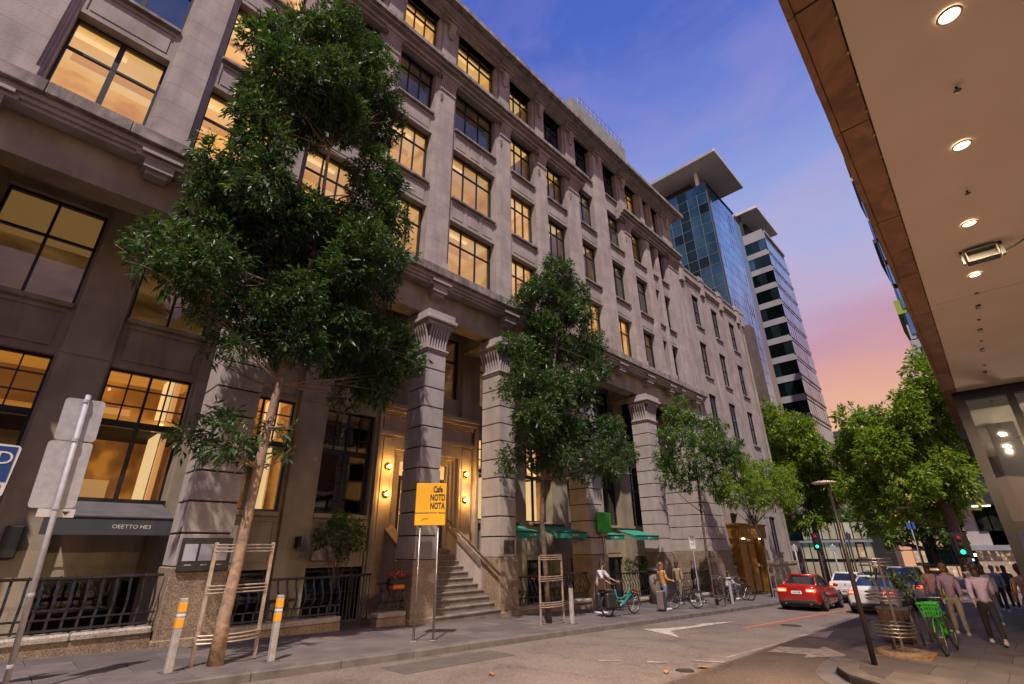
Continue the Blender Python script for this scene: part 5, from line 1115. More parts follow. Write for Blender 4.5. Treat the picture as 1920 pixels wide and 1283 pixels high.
tree('large sunlit tree filling the right of the street, tallest by the canopy edge', tr6, [.4, .34, .28, .2, .06], [(45.78, 7.16, 10.62, 1.18, 1.18), (45.24, 5.99, 9.91, 1.29, 1.29), (43.83, 4.6, 9.84, 1.22, 1.22), (48.2, 7.44, 8.43, 1.61, 1.62), (43.04, 5.09, 7.49, 1.61, 1.61), (46.02, 8.04, 5.79, 1.3, 1.3), (48.39, 7.14, 5.48, 1.65, 1.65), (43.48, 3.28, 9.92, 1.26, 1.26), (46.33, 4.12, 8.15, 1.69, 1.69), (46.7, 2.37, 9.52, 1.67, 1.67), (43.25, 4.41, 5.61, 1.56, 1.56), (45.27, 2.96, 6.37, 1.59, 1.59), (47.22, 1.51, 7.9, 1.42, 1.42), (45.71, 1.79, 5.57, 1.36, 1.36), (47.35, 3.41, 4.37, 1.42, 1.43), (43.94, 5.63, 3.63, 1.17, 1.17), (44.43, 1.94, 13.02, 0.93, 0.93), (43.67, 2.41, 11.54, 1.12, 1.12), (46.04, 1.55, 11.65, 1.44, 1.44), (48.54, 1.04, 10.4, 1.48, 1.48), (46.54, 1.64, 14.99, 0.53, 0.53), (47.65, 1.2, 14.06, 0.91, 0.91), (45.3, 3.36, 11.69, 0.66, 0.66), (47.48, 1.24, 6.39, 0.84, 0.84), (43.61, 0.52, 12.46, 0.95, 0.95), (44.75, 0.41, 11.13, 0.96, 0.96), (47.05, 7.48, 3.28, 1.13, 1.13), (47.35, 8.18, 9.29, 0.81, 0.81)], LEAF_LIGHT, BARKD, 24, .38, .16, 16, maxn=190000, group='trees beyond the cross street')
tr7 = [(66, 6.4, gz(66)), (66, 6.4, 1), (66, 6.3, 4), (66, 6.2, 6)]
tree('darker tree low between the two lamp posts far down the street', tr7, [.3, .25, .18, .08], [(64.43, 12.41, 4.8, 1.28, 1.28), (63.57, 11.39, 3.4, 1.55, 1.55), (64.47, 10.12, 2.6, 1.53, 1.53), (62.24, 12.78, 3.42, 0.93, 0.93), (65.88, 8.54, 2.58, 1.53, 1.53), (65.94, 6.62, 3.28, 1.5, 1.5), (64.92, 12.67, 2.15, 1.27, 1.27), (61.96, 10.54, 1.12, 0.88, 0.88), (64.12, 4.76, 3.41, 1.43, 1.43), (62.97, 3.28, 4.26, 1.2, 1.2), (62.5, 4.15, 2.43, 1.1, 1.1), (66.72, 6.06, 1.78, 1.09, 1.09), (66.98, 15.92, 3.35, 1.02, 1.02)], LEAF_MID, BARKD, 9, .5, .2, 17, maxn=45000, group='trees beyond the cross street')
# potted tree in the gap behind the railings
pt = [(6.9, 13.6, 2.03)]; 
tree('small round-headed evergreen standing in the dark gap behind the railing', [(7.0, 13.7, -.4), (7.0, 13.7, .5), (6.98, 13.7, 1.3)], [.03, .03, .02], [(6.54, 13.57, 2.02, 0.33, 0.33), (7.03, 13.5, 2.16, 0.36, 0.36), (6.84, 13.65, 2.38, 0.28, 0.28), (7.41, 13.53, 1.89, 0.31, 0.31), (7.01, 13.48, 1.68, 0.3, 0.3), (6.46, 13.65, 1.82, 0.19, 0.19), (7.77, 13.91, 2.12, 0.21, 0.21)], LEAF_DARK, BARKD, 900, .09, .035, 18, maxn=14000, name='potted_tree')
t = thing('tree_tub', 'dark tub holding the small evergreen behind the railing', 'plant pot', (7.0, 13.7, -.75)); part('pot', MB().lathe((0, 0, 0), [(.2, 0), (.27, .5), (.28, .55)], 16), BLACKP, t, True)
# bushes behind the railings by the second green awnings
tree('low leafy shrub behind the railing under the third green awning', [(20.8, 13.6, -.5), (20.8, 13.6, .2)], [.03, .02], [(21.49, 13.39, 0.75, 0.32, 0.32), (22.37, 13.34, 0.82, 0.33, 0.33), (23.27, 13.46, 0.61, 0.24, 0.24)], LEAF_MID, BARKD, 500, .1, .04, 19, maxn=6000, name='shrub', cat='shrub')
# sapling in the right guard
tree('thin sapling drooping out of the ringed steel guard on the near pavement', [(13.55, 2.45, gz(13.5)), (13.5, 2.45, .5), (13.6, 2.4, 1.15)], [.022, .018, .01], [(13.47, 2.07, 0.94, 0.15, 0.15), (13.4, 1.89, 0.9, 0.18, 0.18), (13.55, 1.75, 0.99, 0.12, 0.12), (13.43, 2.01, 0.79, 0.12, 0.12), (13.38, 2.47, 0.93, 0.1, 0.1), (13.55, 2.33, 1.03, 0.08, 0.08), (13.81, 2.17, 1.07, 0.11, 0.11), (13.75, 1.73, 0.83, 0.08, 0.08)], LEAF_DARK, BARKD, 1400, .085, .035, 20, maxn=8000, name='sapling')
# ------------------------------------------------------------------ street furniture
ORANGE = mat('reflective_orange', (.85, .38, .03), .5); GREYB = mat('bollard_grey', (.40, .37, .35), .6, col2=(.30, .28, .27), scale=10)
def bollard(x, y, label, bands=True, h=1.0, cap=WHITE):
    t = thing('bollard', label, 'bollard', (x, y, gz(x)), .1, 'steel bollards along the left kerb')
    part('post', MB().bbox(-.05, .05, -.05, .05, 0, h, .012), GREYB, t)
    if bands:
        for z in (h-.2, h-.42): part('reflective_band', MB().bbox(-.053, .053, -.053, .053, z, z+.15, .012), ORANGE, t)
        part('grey_band', MB().bbox(-.052, .052, -.052, .052, h-.26, h-.21, .012), WHITE, t)
    else: part('cap', MB().bbox(-.055, .055, -.055, .055, h-.06, h+.012, .012), BLACKP, t)
    part('foot_plate', MB().bbox(-.11, .11, -.11, .11, 0, .012, .004), STEEL, t); return t
bollard(2.51, 9.75, 'grey bollard with two orange bands, left of the big tree guard')
bollard(4.0, 9.69, 'grey bollard with two orange bands, right of the big tree guard')
bollard(12.4, 9.77, 'plain grey bollard with black cap beside the second tree guard', False, .97)
bollard(23.95, 9.85, 'plain pale bollard beside the cluster of guard posts near the gold doorway', False, 1.0)
def guard(x, y, label, w=.95, d=.75, h=1.85, tilt=0, m=RUSTY, n=3, levels=(.32, 1.05, 1.7)):
    t = thing('tree_guard', label, 'tree guard', (x, y, gz(x)), tilt, 'metal tree guards on the left pavement')
    for (a, b) in ((-w/2, -d/2), (w/2, -d/2)):
        part('post', MB().bbox(a-.032, a+.032, b-.014, b+.014, 0, h, .006), m, t)
    for li, z in enumerate(levels):
        for k in range(n):
            bul = .16 if li == 0 else .02
            pts = []
            for q in range(9): u = -1+q/4; pts.append((u*w/2, -d/2-.02-bul*(1-u*u), z+k*.055))
            mb = MB(); mb.tube(pts, .014, 6)
            part('hoop_rail', mb, m, t)
    return t
guard(3.38, 10.42, 'rusty steel guard with curved rails round the big leaning tree', .96, .7)
guard(11.87, 10.35, 'pale worn tree guard with wooden looking rails round the second tree', 1.0, .6, 1.75, m=mat('worn_wood_guard', (.36, .27, .21), .7, col2=(.22, .16, .12), scale=8), levels=(.45, 1.1, 1.66))
guard(22.2, 10.1, 'cluster of grey posts and rails round the small tree by the gold doorway', 1.0, .9, 1.95, m=STEEL)
guard(31.2, 10.7, 'thin tree guard beside the red car near the corner', .8, .6, 1.5, m=RUSTY)
# parking sign pole seen from behind
t = thing('sign_pole', 'grey pole carrying two blank sign backs at the left edge', 'sign', (.70, 9.5, gz(.7)))
mb = MB(); mb.tube([(0, 0, 0), (-.17, .0, 3.82)], .034, 12); part('pole', mb, STEELP, t, True)
def plate(parent, cx, cz, w, h, m, y=.04, tilt=-.04, th=.006, name='sign_plate'):
    pts = []; r = .05
    for (sx, sz) in ((1, 1), (-1, 1), (-1, -1), (1, -1)):
        a0 = {(1, 1): 0, (-1, 1): 90, (-1, -1): 180, (1, -1): 270}[(sx, sz)]
        for k in range(5): a = math.radians(a0+k*22.5); pts.append((sx*(w/2-r)+r*math.cos(a), sz*(h/2-r)+r*math.sin(a)))
    c, s_ = math.cos(tilt), math.sin(tilt); pts = [(cx+u*c-v*s_, cz+u*s_+v*c) for u, v in pts]
    return part(name, MB().prism(pts, y, y+th, 'y'), m, parent)
plate(t, -.16, 3.45, .47, .62, STEELP, tilt=.03); plate(t, -.16, 2.66, .5, .92, STEELP, tilt=.03)
for z in (3.72, 3.14, 2.2): part('clamp', MB().lathe((-.17+(3.82-z)*.045, 0, z-.02), [(.045, 0), (.045, .045)], 12), STEELP, t)
mb = MB(); mb.box(-.28, .12, .03, .036, 2.08, 2.19); part('arrow_plate', mb, mat('pale_plate', (.55, .52, .5), .6), t)
mb = MB(); mb.prism([(-.02, 2.16), (.06, 2.16), (.02, 2.11)], .024, .03, 'y'); part('arrow_mark', mb, BLACKP, t)
for z in (1.1, .3): part('joint_collar', MB().lathe((-.045*z, 0, z), [(.038, 0), (.04, .02), (.038, .04)], 12), STEELP, t)
t = thing('parking_sign', 'blue sign with a white letter and small black lettering cut off by the left edge', 'sign', (-.35, 9.5, gz(-.3)))
part('pole', MB().tube([(0, .05, 0), (0, .05, 3.2)], .034, 10), STEELP, t)
W_ = mat('sign_white', (.62, .60, .60), .5); NAVY = mat('sign_navy', (.012, .05, .20), .4)
plate(t, .10, 2.62, .56, .68, W_, y=0, tilt=-.03)
part('blue_field', MB().box(-.155, .355, -.006, -.001, 2.47, 2.93), NAVY, t)
text('lettering', 'D', t, (.26, -.008, 2.77), .24, W_); text('lettering', 'CЯM', t, (.24, -.004, 2.40), .085, BLACKP); text('lettering', 'GIN', t, (.25, -.004, 2.32), .07, BLACKP)
# yellow cafe sign on two posts
YEL = mat('yellow_sign', (.80, .42, .015), .5, col2=(.72, .36, .012), scale=2)
t = thing('cafe_sign', 'yellow cafe sign on two steel posts in front of the stairs', 'sign', (7.3, 9.86, gz(7.3)), math.radians(-42))
for x in (-.22, .2): part('post', MB().tube([(x, 0, 0), (x, 0, 2.4)], .026, 10), STEEL, t, True); part('foot', MB().bbox(x-.07, x+.07, -.07, .07, 0, .015, .004), STEEL, t)
part('board', MB().bbox(-.36, .36, -.06, -.01, 2.62, 3.30, .01), YEL, t); part('board', MB().bbox(-.36, .36, -.06, -.01, 2.34, 2.60, .01), YEL, t)
part('bracket', MB().box(-.3, .3, -.01, .02, 2.38, 2.42), STEEL, t)
for k, s_ in enumerate(('Cafe', 'NOTD', 'NOTA')): text('lettering', s_, t, (.16, -.063, 3.15-.19*k), .2, BLACKP, sx=.6, bold=.006)
part('pen_mark', MB().tube([(-.2, -.063, 2.44), (-.15, -.063, 2.49), (-.04, -.063, 2.49)], .006, 5), BLACKP, t)
# green box sign on a thin pole
t = thing('green_box_sign', 'plain bright green box sign on a thin pole before the fourth pier', 'sign', (17.9, 12.15, gz(18)), .15)
part('pole', MB().tube([(.1, .12, 0), (.05, .12, 3.0)], .03, 8), STEEL, t)
part('box', MB().bbox(-.48, .44, -.1, .1, 2.72, 3.5, .015), mat('bright_green_panel', (.01, .34, .03), .5, col2=(.012, .28, .03), scale=2), t)
part('bracket', MB().box(-.2, .2, -.02, .16, 2.6, 2.72), mat('tan_metal', (.3, .22, .15), .5), t)
# lamp posts
def lamp_post(x, y, h, label, arm=.28, r=.055):
    t = thing('street_lamp', label, 'street lamp', (x, y, gz(x)), 0, 'street lamps')
    part('pole', MB().tube([(0, 0, 0), (0, 0, h*.5), (0, 0, h)], [r*.85, r*.75, r*.5], 12), mat('dark_pole_paint', (.035, .03, .03), .35, metal=.3), t, True)
    part('luminaire', MB().lathe((-.02, .06, h), [(.02, -.03), (arm*.5, -.015), (arm*.55, .01), (arm*.3, .035), (.02, .04)], 20), STEELP, t, True)
    return t
lamp_post(11.74, 2.48, 3.14, 'dark tapered lamp post leaning across the traffic at the near corner', .42)
lamp_post(28, 3.19, 3.95, 'second lamp post with a flat round head, further down on the right', .5, .045)
# ringed tree guard on the nose
t = thing('ring_tree_guard', 'steel guard of tapered posts and horizontal rings round the thin sapling', 'tree guard', (13.5, 2.36, gz(13.5)))
DKS = mat('dark_steel_pole', (.1, .085, .08), .35)
for (a, b) in ((-.3, -.12), (.28, .1)): part('post', MB().bbox(a-.035, a+.035, b-.02, b+.02, 0, 1.75, .008), DKS, t)
for (z, r, n) in ((.34, .36, 4), (.98, .32, 3), (1.62, .29, 3)):
    for k in range(n): part('ring', MB().ring((0, 0, z+k*.065), r, .013, 32, 6), STEEL, t, True)
t = thing('tree_pit', 'low stone ring in a golden framed tree pit at the foot of the ringed guard', 'tree pit', (13.35, 2.3, gz(13.35)))
mb = MB(); mb.box(-.75, .75, -.48, .48, -.03, .012); part('frame', mb, mat('ochre_frame', (.36, .20, .07), .8, col2=(.25, .13, .05), scale=7, bump=.4, bscale=50), t)
part('stone_ring', MB().ring((0, 0, .02), .36, .09, 20, 8), mat('mulch_mound', (.26, .18, .12), .95, col2=(.15, .10, .07), scale=18, bump=.7, bscale=60), t, True)
part('soil', MB().lathe((0, 0, 0), [(.36, 0), (.3, .06), (.02, .09)], 18), mat('soil', (.08, .055, .04), .95), t)
# cycle hoops, brown panel seat
for (x, y, lb) in ((14.75, 2.15, 'steel bicycle hoop nearest the green bicycle, beside the brown panel'), (16.45, 2.14, 'steel bicycle hoop behind the green bicycle, further along the kerb')):
    t = thing('cycle_hoop', lb, 'bike rack', (x, y, gz(x)), 0, 'steel bicycle hoops on the right pavement')
    pts = [(-.32, 0, 0), (-.32, 0, .55)]+[(-.32*math.cos(a), 0, .55+.24*math.sin(a)) for a in [PI*k/10 for k in range(1, 10)]]+[(.32, 0, .55), (.32, 0, 0)]
    part('hoop', MB().tube(pts, .027, 10), mat('dark_steel_pole', (.1, .085, .08), .35), t, True)
    for a in (-.32, .32): part('foot_ring', MB().lathe((a, 0, 0), [(.06, 0), (.06, .01)], 12), STEEL, t)
t = thing('brown_seat_box', 'brown timber panelled street box between the ringed guard and the bicycle hoop', 'litter bin', (15.5, 2.6, gz(15.5)), .1)
WD = mat('brown_timber', (.10, .045, .025), .6, col2=(.065, .03, .018), scale=4)
for k in range(5): part('plank', MB().bbox(-.28, -.25, -.3+k*.125, -.3+k*.125+.118, .1, .68, .006), WD, t)
part('body', MB().bbox(-.25, .25, -.3, .32, .06, .68, .01), mat('bin_body', (.06, .04, .035), .6), t); part('leg', MB().box(-.22, -.16, -.26, -.2, 0, .08), DKS, t); part('leg', MB().box(.16, .22, .2, .26, 0, .08), DKS, t)
part('rim', MB().bbox(-.29, .27, -.33, .35, .68, .72, .01), DKS, t)
# traffic lights and far poles
def tlight(x, y, zb, zt, label, w=.16, green=True):
    t = thing('traffic_light', label, 'traffic light', (x, y, gz(x)), 0, 'traffic lights')
    z0 = zb-gz(x); z1 = zt-gz(x); part('pole', MB().tube([(.1, 0, 0), (.1, 0, z1)], .05, 8), DKS, t)
    part('housing', MB().bbox(-.1, .08, -w, w, z0, z1, .02), BLACKP, t); part('backing_board', MB().bbox(.0, .02, -w-.12, w+.12, z0-.1, z1+.1, .01), BLACKP, t)
    s_ = (z1-z0)/3
    for k, c in enumerate(((.01, 1, .35), (.06, .03, 0), (.5, .02, .02))):
        e = (k == 0) or (k == 2 and not green)
        part('signal_lens', MB().lathe((-.12, 0, z0+s_*(k+.5)), [(s_*.3, 0), (s_*.25, -.02), (.01, -.035)], 14, ax='x'), mat('lens_%d_%d' % (k, e), c, .3, emit=c if e else None, estr=4 if e else 0), t)
    return t
tlight(44, 11.0, 1.3, 2.3, 'traffic light showing green near the gold doorway corner')
tlight(36, 2.3, 1.0, 2.0, 'large dark traffic light showing green above the crowd', .24)
for (x, y, h, r, lb) in ((45, 12.9, 3.1, .06, 'pale leaning pole left of the traffic light beneath the blue banner'), (45, 10.24, 3.1, .05, 'thin pale pole right of the traffic light'), (40, 4.6, 4.2, .05, 'pale pole behind the white cars'), (47, 9.5, 4, .06, 'grey pole at the far kerb behind the red car')):
    t = thing('street_pole', lb, 'pole', (x, y, gz(x)), 0, 'plain street poles'); part('pole', MB().tube([(0, 0, 0), (0, 0, h)], r, 8), STEELP, t, True)
    part('sign_plate', MB().bbox(-.05, -.03, -.2, .2, h-.5, h-.1, .01), mat('far_sign_blue', (.05, .12, .4), .5) if x == 40 else STEELP, t)
t = thing('blue_banner', 'dark blue banner sign on the building past the corner', 'sign', (50, 14.0, 1.9)); part('board', MB().bbox(-.05, .05, -.55, .5, 0, 1.15, .02), NAVY, t); text('lettering', 'BRIDGET MARVEL', t, (-.06, -.02, .6), .11, W_, rot=(PI/2, 0, -PI/2))
# small no-stopping sign near the guard posts
t = thing('small_sign', 'small white parking sign on a thin pole before the last pier', 'sign', (22.4, 10.6, gz(22.4)), -.6); part('pole', MB().tube([(0, 0, 0), (0, 0, 2.75)], .02, 8), STEELP, t); part('sign_plate', MB().bbox(-.14, .14, -.03, -.02, 2.2, 2.75, .005), W_, t); text('lettering', '2P', t, (0, -.035, 2.6), .16, mat('sign_green', (.02, .25, .1), .5)); text('lettering', '9-5', t, (0, -.035, 2.4), .12, mat('sign_green', (.02, .25, .1), .5))
# utility box by the last pier
t = thing('utility_box', 'dark box with brown canister lid standing in front of the dark bay', 'bin', (21.2, 11.9, gz(21.2))); part('body', MB().lathe((0, 0, 0), [(.32, 0), (.34, .8), (.3, 1.25)], 18), mat('stone_tub', (.24, .19, .16), .9), t, True); part('lid', MB().lathe((0, 0, 1.25), [(.36, 0), (.34, .12), (.1, .2)], 18), BLACKP, t, True)
# ------------------------------------------------------------------ bicycles
def wheel(parent, x, z, r=.33, w=.022, y=0, rim=STEEL, spokes=14):
    wl = part('wheel', MB().ring((x, y, z), r-w, w, 30, 8, 'y'), RUBBER, parent, True)
    part('rim', MB().ring((x, y, z), r-w*2.4, .010, 30, 5, 'y'), rim, wl, True)
    mb = MB()
    for k in range(spokes): a = 2*PI*k/spokes; mb.tube([(x, y+.015*(-1)**k, z), (x+(r-w*2.5)*math.cos(a), y, z+(r-w*2.5)*math.sin(a))], .0022, 4)
    mb.lathe((x, y, z), [(.02, -.04), (.02, .04)], 8, ax='y'); part('spokes', mb, STEEL, wl)
    return wl
def bike(x, y, rz, label, fcol, group='parked bicycles', basket=None, pannier=False, seatc=BLACKP, step=False, grip=BLACKP, fender=None, roll=0, wb=1.08):
    t = thing('bicycle', label, 'bicycle', (x, y, gz(x)), rz, group); t.rotation_euler = (roll, 0, rz)
    R = .33; wheel(t, -wb/2, R); wheel(t, wb/2, R)
    rr_, fr_ = (-wb/2, 0, R), (wb/2, 0, R); bb = (-.1, 0, .28); st = (-.25, 0, .78); hd = (wb/2-.2, 0, .82); hb = (wb/2-.14, 0, .6)
    T_ = .024 if step else .016
    mb = MB(); mb.tube([bb, st], T_, 8); mb.tube([hb, hd], T_*1.1, 8)
    if step: mb.tube([hb, (.12, 0, .36), bb], T_*1.4, 8); mb.tube([(hb[0], 0, .68), (.05, 0, .5), (-.2, 0, .55)], T_, 8)
    else: mb.tube([hb, bb], T_*1.2, 8); mb.tube([(hd[0]+.02, 0, .77), (st[0]+.02, 0, .74)], T_, 8)
    for s_ in (-1, 1): mb.tube([bb, (rr_[0], s_*.05, R)], .010, 6); mb.tube([(st[0], s_*.02, .72), (rr_[0], s_*.05, R)], .009, 6)
    part('frame', mb, fcol, t, True)
    mb = MB()
    for s_ in (-1, 1): mb.tube([(hb[0]+.01, s_*.04, .58), (wb/2-.03, s_*.05, .42), (fr_[0], s_*.05, R)], .012, 6)
    mb.tube([(hb[0], -.04, .59), (hb[0], .04, .59)], .014, 6); part('fork', mb, fcol if fender is None else fender, t, True)
    mb = MB(); mb.tube([hd, (hd[0]-.03, 0, .98)], .013, 6); mb.tube([(hd[0]-.16, -.29, .99), (hd[0]-.03, -.17, 1.03), (hd[0]-.03, .17, 1.03), (hd[0]-.16, .29, .99)], .011, 6); part('handlebar', mb, STEEL, t, True)
    for s_ in (-1, 1): part('grip', MB().tube([(hd[0]-.11, s_*.255, 1.0), (hd[0]-.18, s_*.31, .985)], .017, 6), grip, t)
    part('seat_post', MB().tube([st, (st[0]-.03, 0, .93)], .012, 6), STEEL, t)
    part('saddle', MB().ell((st[0]-.06, 0, .95), (.14, .07, .035), 12, 6), seatc, t, True)
    mb = MB(); mb.ring((bb[0], .05, bb[2]), .09, .008, 18, 5, 'y'); mb.tube([(bb[0], .06, bb[2]), (bb[0]+.12, .07, bb[2]-.12)], .01, 5); mb.tube([(bb[0], -.06, bb[2]), (bb[0]-.12, -.07, bb[2]+.12)], .01, 5)
    mb.box(bb[0]+.07, bb[0]+.17, .07, .14, bb[2]-.14, bb[2]-.12); mb.box(bb[0]-.17, bb[0]-.07, -.14, -.07, bb[2]+.11, bb[2]+.13); part('cranks', mb, BLACKP, t)
    mb = MB(); mb.tube([(bb[0]-.12, -.05, .25), (bb[0]-.16, -.16, .0)], .009, 5); part('kickstand', mb, BLACKP, t)
    for xx in (rr_[0], fr_[0]):
        if fender is not None or xx < 0: part('mudguard', MB().ring((xx, 0, R), R+.02, .014, 16, 5, 'y', a0=.35, a1=PI-.2), fender or BLACKP, t, True)
    if basket is not None:
        b = MB(); x0, x1 = wb/2-.12, wb/2+.22
        for k in range(4):
            z = .72+k*.075; q = .13+k*.012; b.tube([(x0, -q, z), (x1-.04+k*.01, -q, z), (x1-.04+k*.01, q, z), (x0, q, z), (x0, -q, z)], .010 if k < 3 else .02, 5)
        for k in range(7):
            yy = -.13+k*.043
            for xx in (x0, x1-.04): b.tube([(xx, yy, .72), (xx+(.02 if xx > x0+.1 else 0), yy*1.2, .95)], .007, 4)
        for k in range(7): yy = -.13+k*.043; b.tube([(x0, yy, .71), (x1-.04, yy, .71)], .007, 4)
        part('basket', b, basket, t)
    if pannier:
        part('rack', MB().bbox(-.92, -.3, -.07, .07, .72, .75, .01), BLACKP, t)
        for s_ in (-1, 1): part('pannier_bag', MB().bbox(-.95, -.5, s_*.19-.08, s_*.19+.08, .28, .72, .04), BLACKP, t)
    return t
TEAL = mat('teal_frame_paint', (.008, .23, .24), .3, coat=.5); BLKF = mat('black_frame_paint', (.015, .015, .018), .3, coat=.5); LIME = mat('lime_green_paint', (.035, .36, .03), .4, coat=.3, col2=(.025, .28, .02), scale=5)
bt = bike(15.55, 10.15, -.12, 'teal step-through electric bicycle with black panniers parked by the kerb', TEAL, step=True, pannier=True, grip=mat('red_grip', (.5, .06, .03), .5), wb=1.35)
part('child_seat', MB().bbox(-.86, -.52, -.16, .16, .78, .82, .01).bbox(-.9, -.84, -.16, .16, .8, 1.15, .02), mat('brown_child_seat', (.10, .05, .03), .6), bt)
part('front_carrier', MB().tube([(.6, -.12, .78), (.78, -.13, .68), (.9, 0, .62), (.78, .13, .68), (.6, .12, .78)], .012, 6), mat('orange_carrier', (.45, .12, .04), .5), bt)
bike(19.75, 9.98, -.5, 'black city bicycle with a red rear light standing beside the sixth bay railing', BLKF)
bike(24.6, 10.45, .9, 'black bicycle half hidden behind the grey guard posts', BLKF); bike(26.2, 10.5, -.35, 'dark bicycle beside the seated person in the white shirt', BLKF); bike(27.2, 10.7, 1.2, 'dark bicycle turned towards the kerb near the gold doorway', BLKF)
bg = bike(14.6, 1.64, PI-.06, 'bright green hire bicycle with green basket facing the camera', LIME, basket=LIME, step=True, fender=LIME, grip=LIME, wb=1.15, roll=.06)
part('helmet', MB().ell((.38, -.36, .98), (.14, .11, .1), 12, 8), BLACKP, bg, True)
part('battery', MB().bbox(-.2, -.12, -.05, .05, .35, .72, .02), BLACKP, bg)
# suitcase
t = thing('suitcase', 'tall grey wheeled case standing beside the person in the orange shirt', 'suitcase', (18.15, 10.1, gz(18.15)), .2)
part('body', MB().bbox(-.19, .19, -.13, .13, .05, .68, .04), mat('grey_case', (.17, .14, .14), .5, col2=(.13, .11, .11), scale=12), t)
for k in range(6): part('rib', MB().box(-.16+k*.06, -.145+k*.06, -.138, -.13, .1, .64), BLACKP, t)
for a in (-.14, .14):
    for b in (-.1, .1): part('wheel', MB().lathe((a, b, .03), [(.03, -.012), (.03, .012)], 10, ax='y'), RUBBER, t)
part('handle', MB().tube([(-.1, 0, .68), (-.1, 0, .78), (.1, 0, .78), (.1, 0, .68)], .012, 6), BLACKP, t)
# ------------------------------------------------------------------ cars
CARGL = mat('car_glass', (.012, .014, .018), .05, spec=.8, coat=.5)
def wheelc(t, x, y, r, s_):
    w = part('wheel', MB().lathe((x, y, r), [(r*.62, -.1), (r*.93, -.105), (r, -.085), (r, .085), (r*.93, .105), (r*.62, .1)], 28, ax='y'), RUBBER, t, True)
    mb = MB(); yy = s_*.1
    mb.ring((x, y+yy, r), r*.64, .018, 28, 6, 'y')
    for k in range(10):
        a = 2*PI*k/10; mb.tube([(x+.04*math.cos(a), y+yy, r+.04*math.sin(a)), (x+r*.62*math.cos(a), y+yy*.95, r+r*.62*math.sin(a))], [.016, .012], 5)
    mb.lathe((x, y+yy, r), [(.055, -.02), (.055, .02)], 12, ax='y'); part('rim', mb, CHROME, w)
def car(x, y, rz, label, paint, L=4.5, Wd=1.75, H=1.38, kind='sedan', group='cars in the street', rear_on=5, plate='1XA 7RB', front=False, red=(1, .05, .02)):
    t = thing('car', label, 'car', (x, y, gz(x)+RZ+.004), rz, group); t.rotation_euler = (0, math.atan(S), rz)
    h = L/2; wr = .325; hw = Wd/2
    # stations along x from the tail: x, bottom, shoulder z, deck z, half width, half width of deck
    if kind == 'sedan': st = [(-h, .32, .62, .80, .80, .66), (-h+.06, .24, .66, .98, .90, .74), (-h+.35, .2, .68, 1.0, .97, .78), (-h+.9, .18, .66, .96, 1.0, .82), (-.3, .18, .62, .92, 1.0, .84), (.7, .18, .62, .90, 1.0, .84), (h-1.15, .18, .62, .88, 1.0, .82), (h-.5, .2, .58, .80, .96, .76), (h-.12, .22, .5, .68, .86, .66), (h, .3, .46, .56, .72, .55)]
    else: st = [(-h, .34, .66, .90, .86, .76), (-h+.05, .26, .7, 1.02, .93, .82), (-h+.4, .22, .7, 1.02, .98, .84), (-.3, .2, .66, .98, 1.0, .85), (h-1.3, .2, .66, .96, 1.0, .84), (h-.5, .22, .62, .88, .97, .78), (h-.1, .24, .54, .74, .88, .7), (h, .3, .48, .62, .76, .6)]
    k = H/1.38; vs = []; n = 0
    def section(s):
        X, zb, zs, zd, w, wd = s; w *= hw; wd *= hw
        half = [(0, zb), (w*.86, zb), (w*.97, zb+.06), (w, zs-.12), (w, zs), (w*.975, zs+.08), (wd+.04, zd-.05), (wd-.02, zd), (wd*.5, zd+.018), (0, zd+.024)]
        pts = half+[(-a, b) for a, b in half[-2:0:-1]]
        return [(X, a, b) for a, b in pts]
    mb = MB(); secs = [section(s) for s in st]; m = len(secs[0])
    vs = [p for s in secs for p in s]; fs = []
    for i in range(len(secs)-1):
        for j in range(m): fs.append((i*m+j, i*m+(j+1) % m, (i+1)*m+(j+1) % m, (i+1)*m+j))
    fs.append(tuple(range(m))[::-1]); fs.append(tuple((len(secs)-1)*m+j for j in range(m))); mb.add(vs, fs)
    o = part('body', mb, paint, t, True)
    try:
        md = o.modifiers.new('s', 'SUBSURF'); md.levels = 1; md.render_levels = 2
    except Exception: pass
    # greenhouse
    if kind == 'sedan': b0, b1, r0, r1 = -h+.55, h-1.35, -h+1.35, h-2.1
    elif kind == 'hatch': b0, b1, r0, r1 = -h+.12, h-1.25, -h+.55, h-2.0
    else: b0, b1, r0, r1 = -h+.1, h-1.2, -h+.4, h-1.85
    zb = .93; wb_, wt = hw*.84, hw*.64; prof = []
    N_ = 8; vs = []; 
    xb = [b0+(b1-b0)*i/N_ for i in range(N_+1)]
    def topz(u): return H-.02-.05*(2*u-1)**2
    base_ = [(b0, wb_*.9), (b0+.3, wb_), (b1-.5, wb_), (b1, wb_*.86)]
    roof = [(r0, wt*.9), (r0+.25, wt), (r1-.25, wt), (r1, wt*.92)]
    g = MB()
    bp = [(X, w, zb) for X, w in base_]; rp = [(X, w, topz(i/3)) for i, (X, w) in enumerate(roof)]
    ring_b = bp+[(X, -w, z) for X, w, z in bp[::-1]]; ring_r = rp+[(X, -w, z) for X, w, z in rp[::-1]]
    g.add(ring_b+ring_r, [(i, (i+1) % 8, (i+1) % 8+8, i+8) for i in range(8)]+[tuple(range(8, 16))]); part('windows', g, CARGL, t)
    rf = MB(); q = .03
    rr2 = [(X+(-q if i < 2 else q)*.5, w+.02, z+.004) for i, (X, w, z) in enumerate(rp)]; ring2 = rr2+[(X, -w, z) for X, w, z in rr2[::-1]]
    ring3 = [(X*.97+.0, w_*.9, H+.012) for (X, w_, z) in ring2]
    rf.add(ring2+ring3, [(i, (i+1) % 8, (i+1) % 8+8, i+8) for i in range(8)]+[tuple(range(8, 16)), tuple(range(7, -1, -1))]); part('roof', rf, paint, t, True)
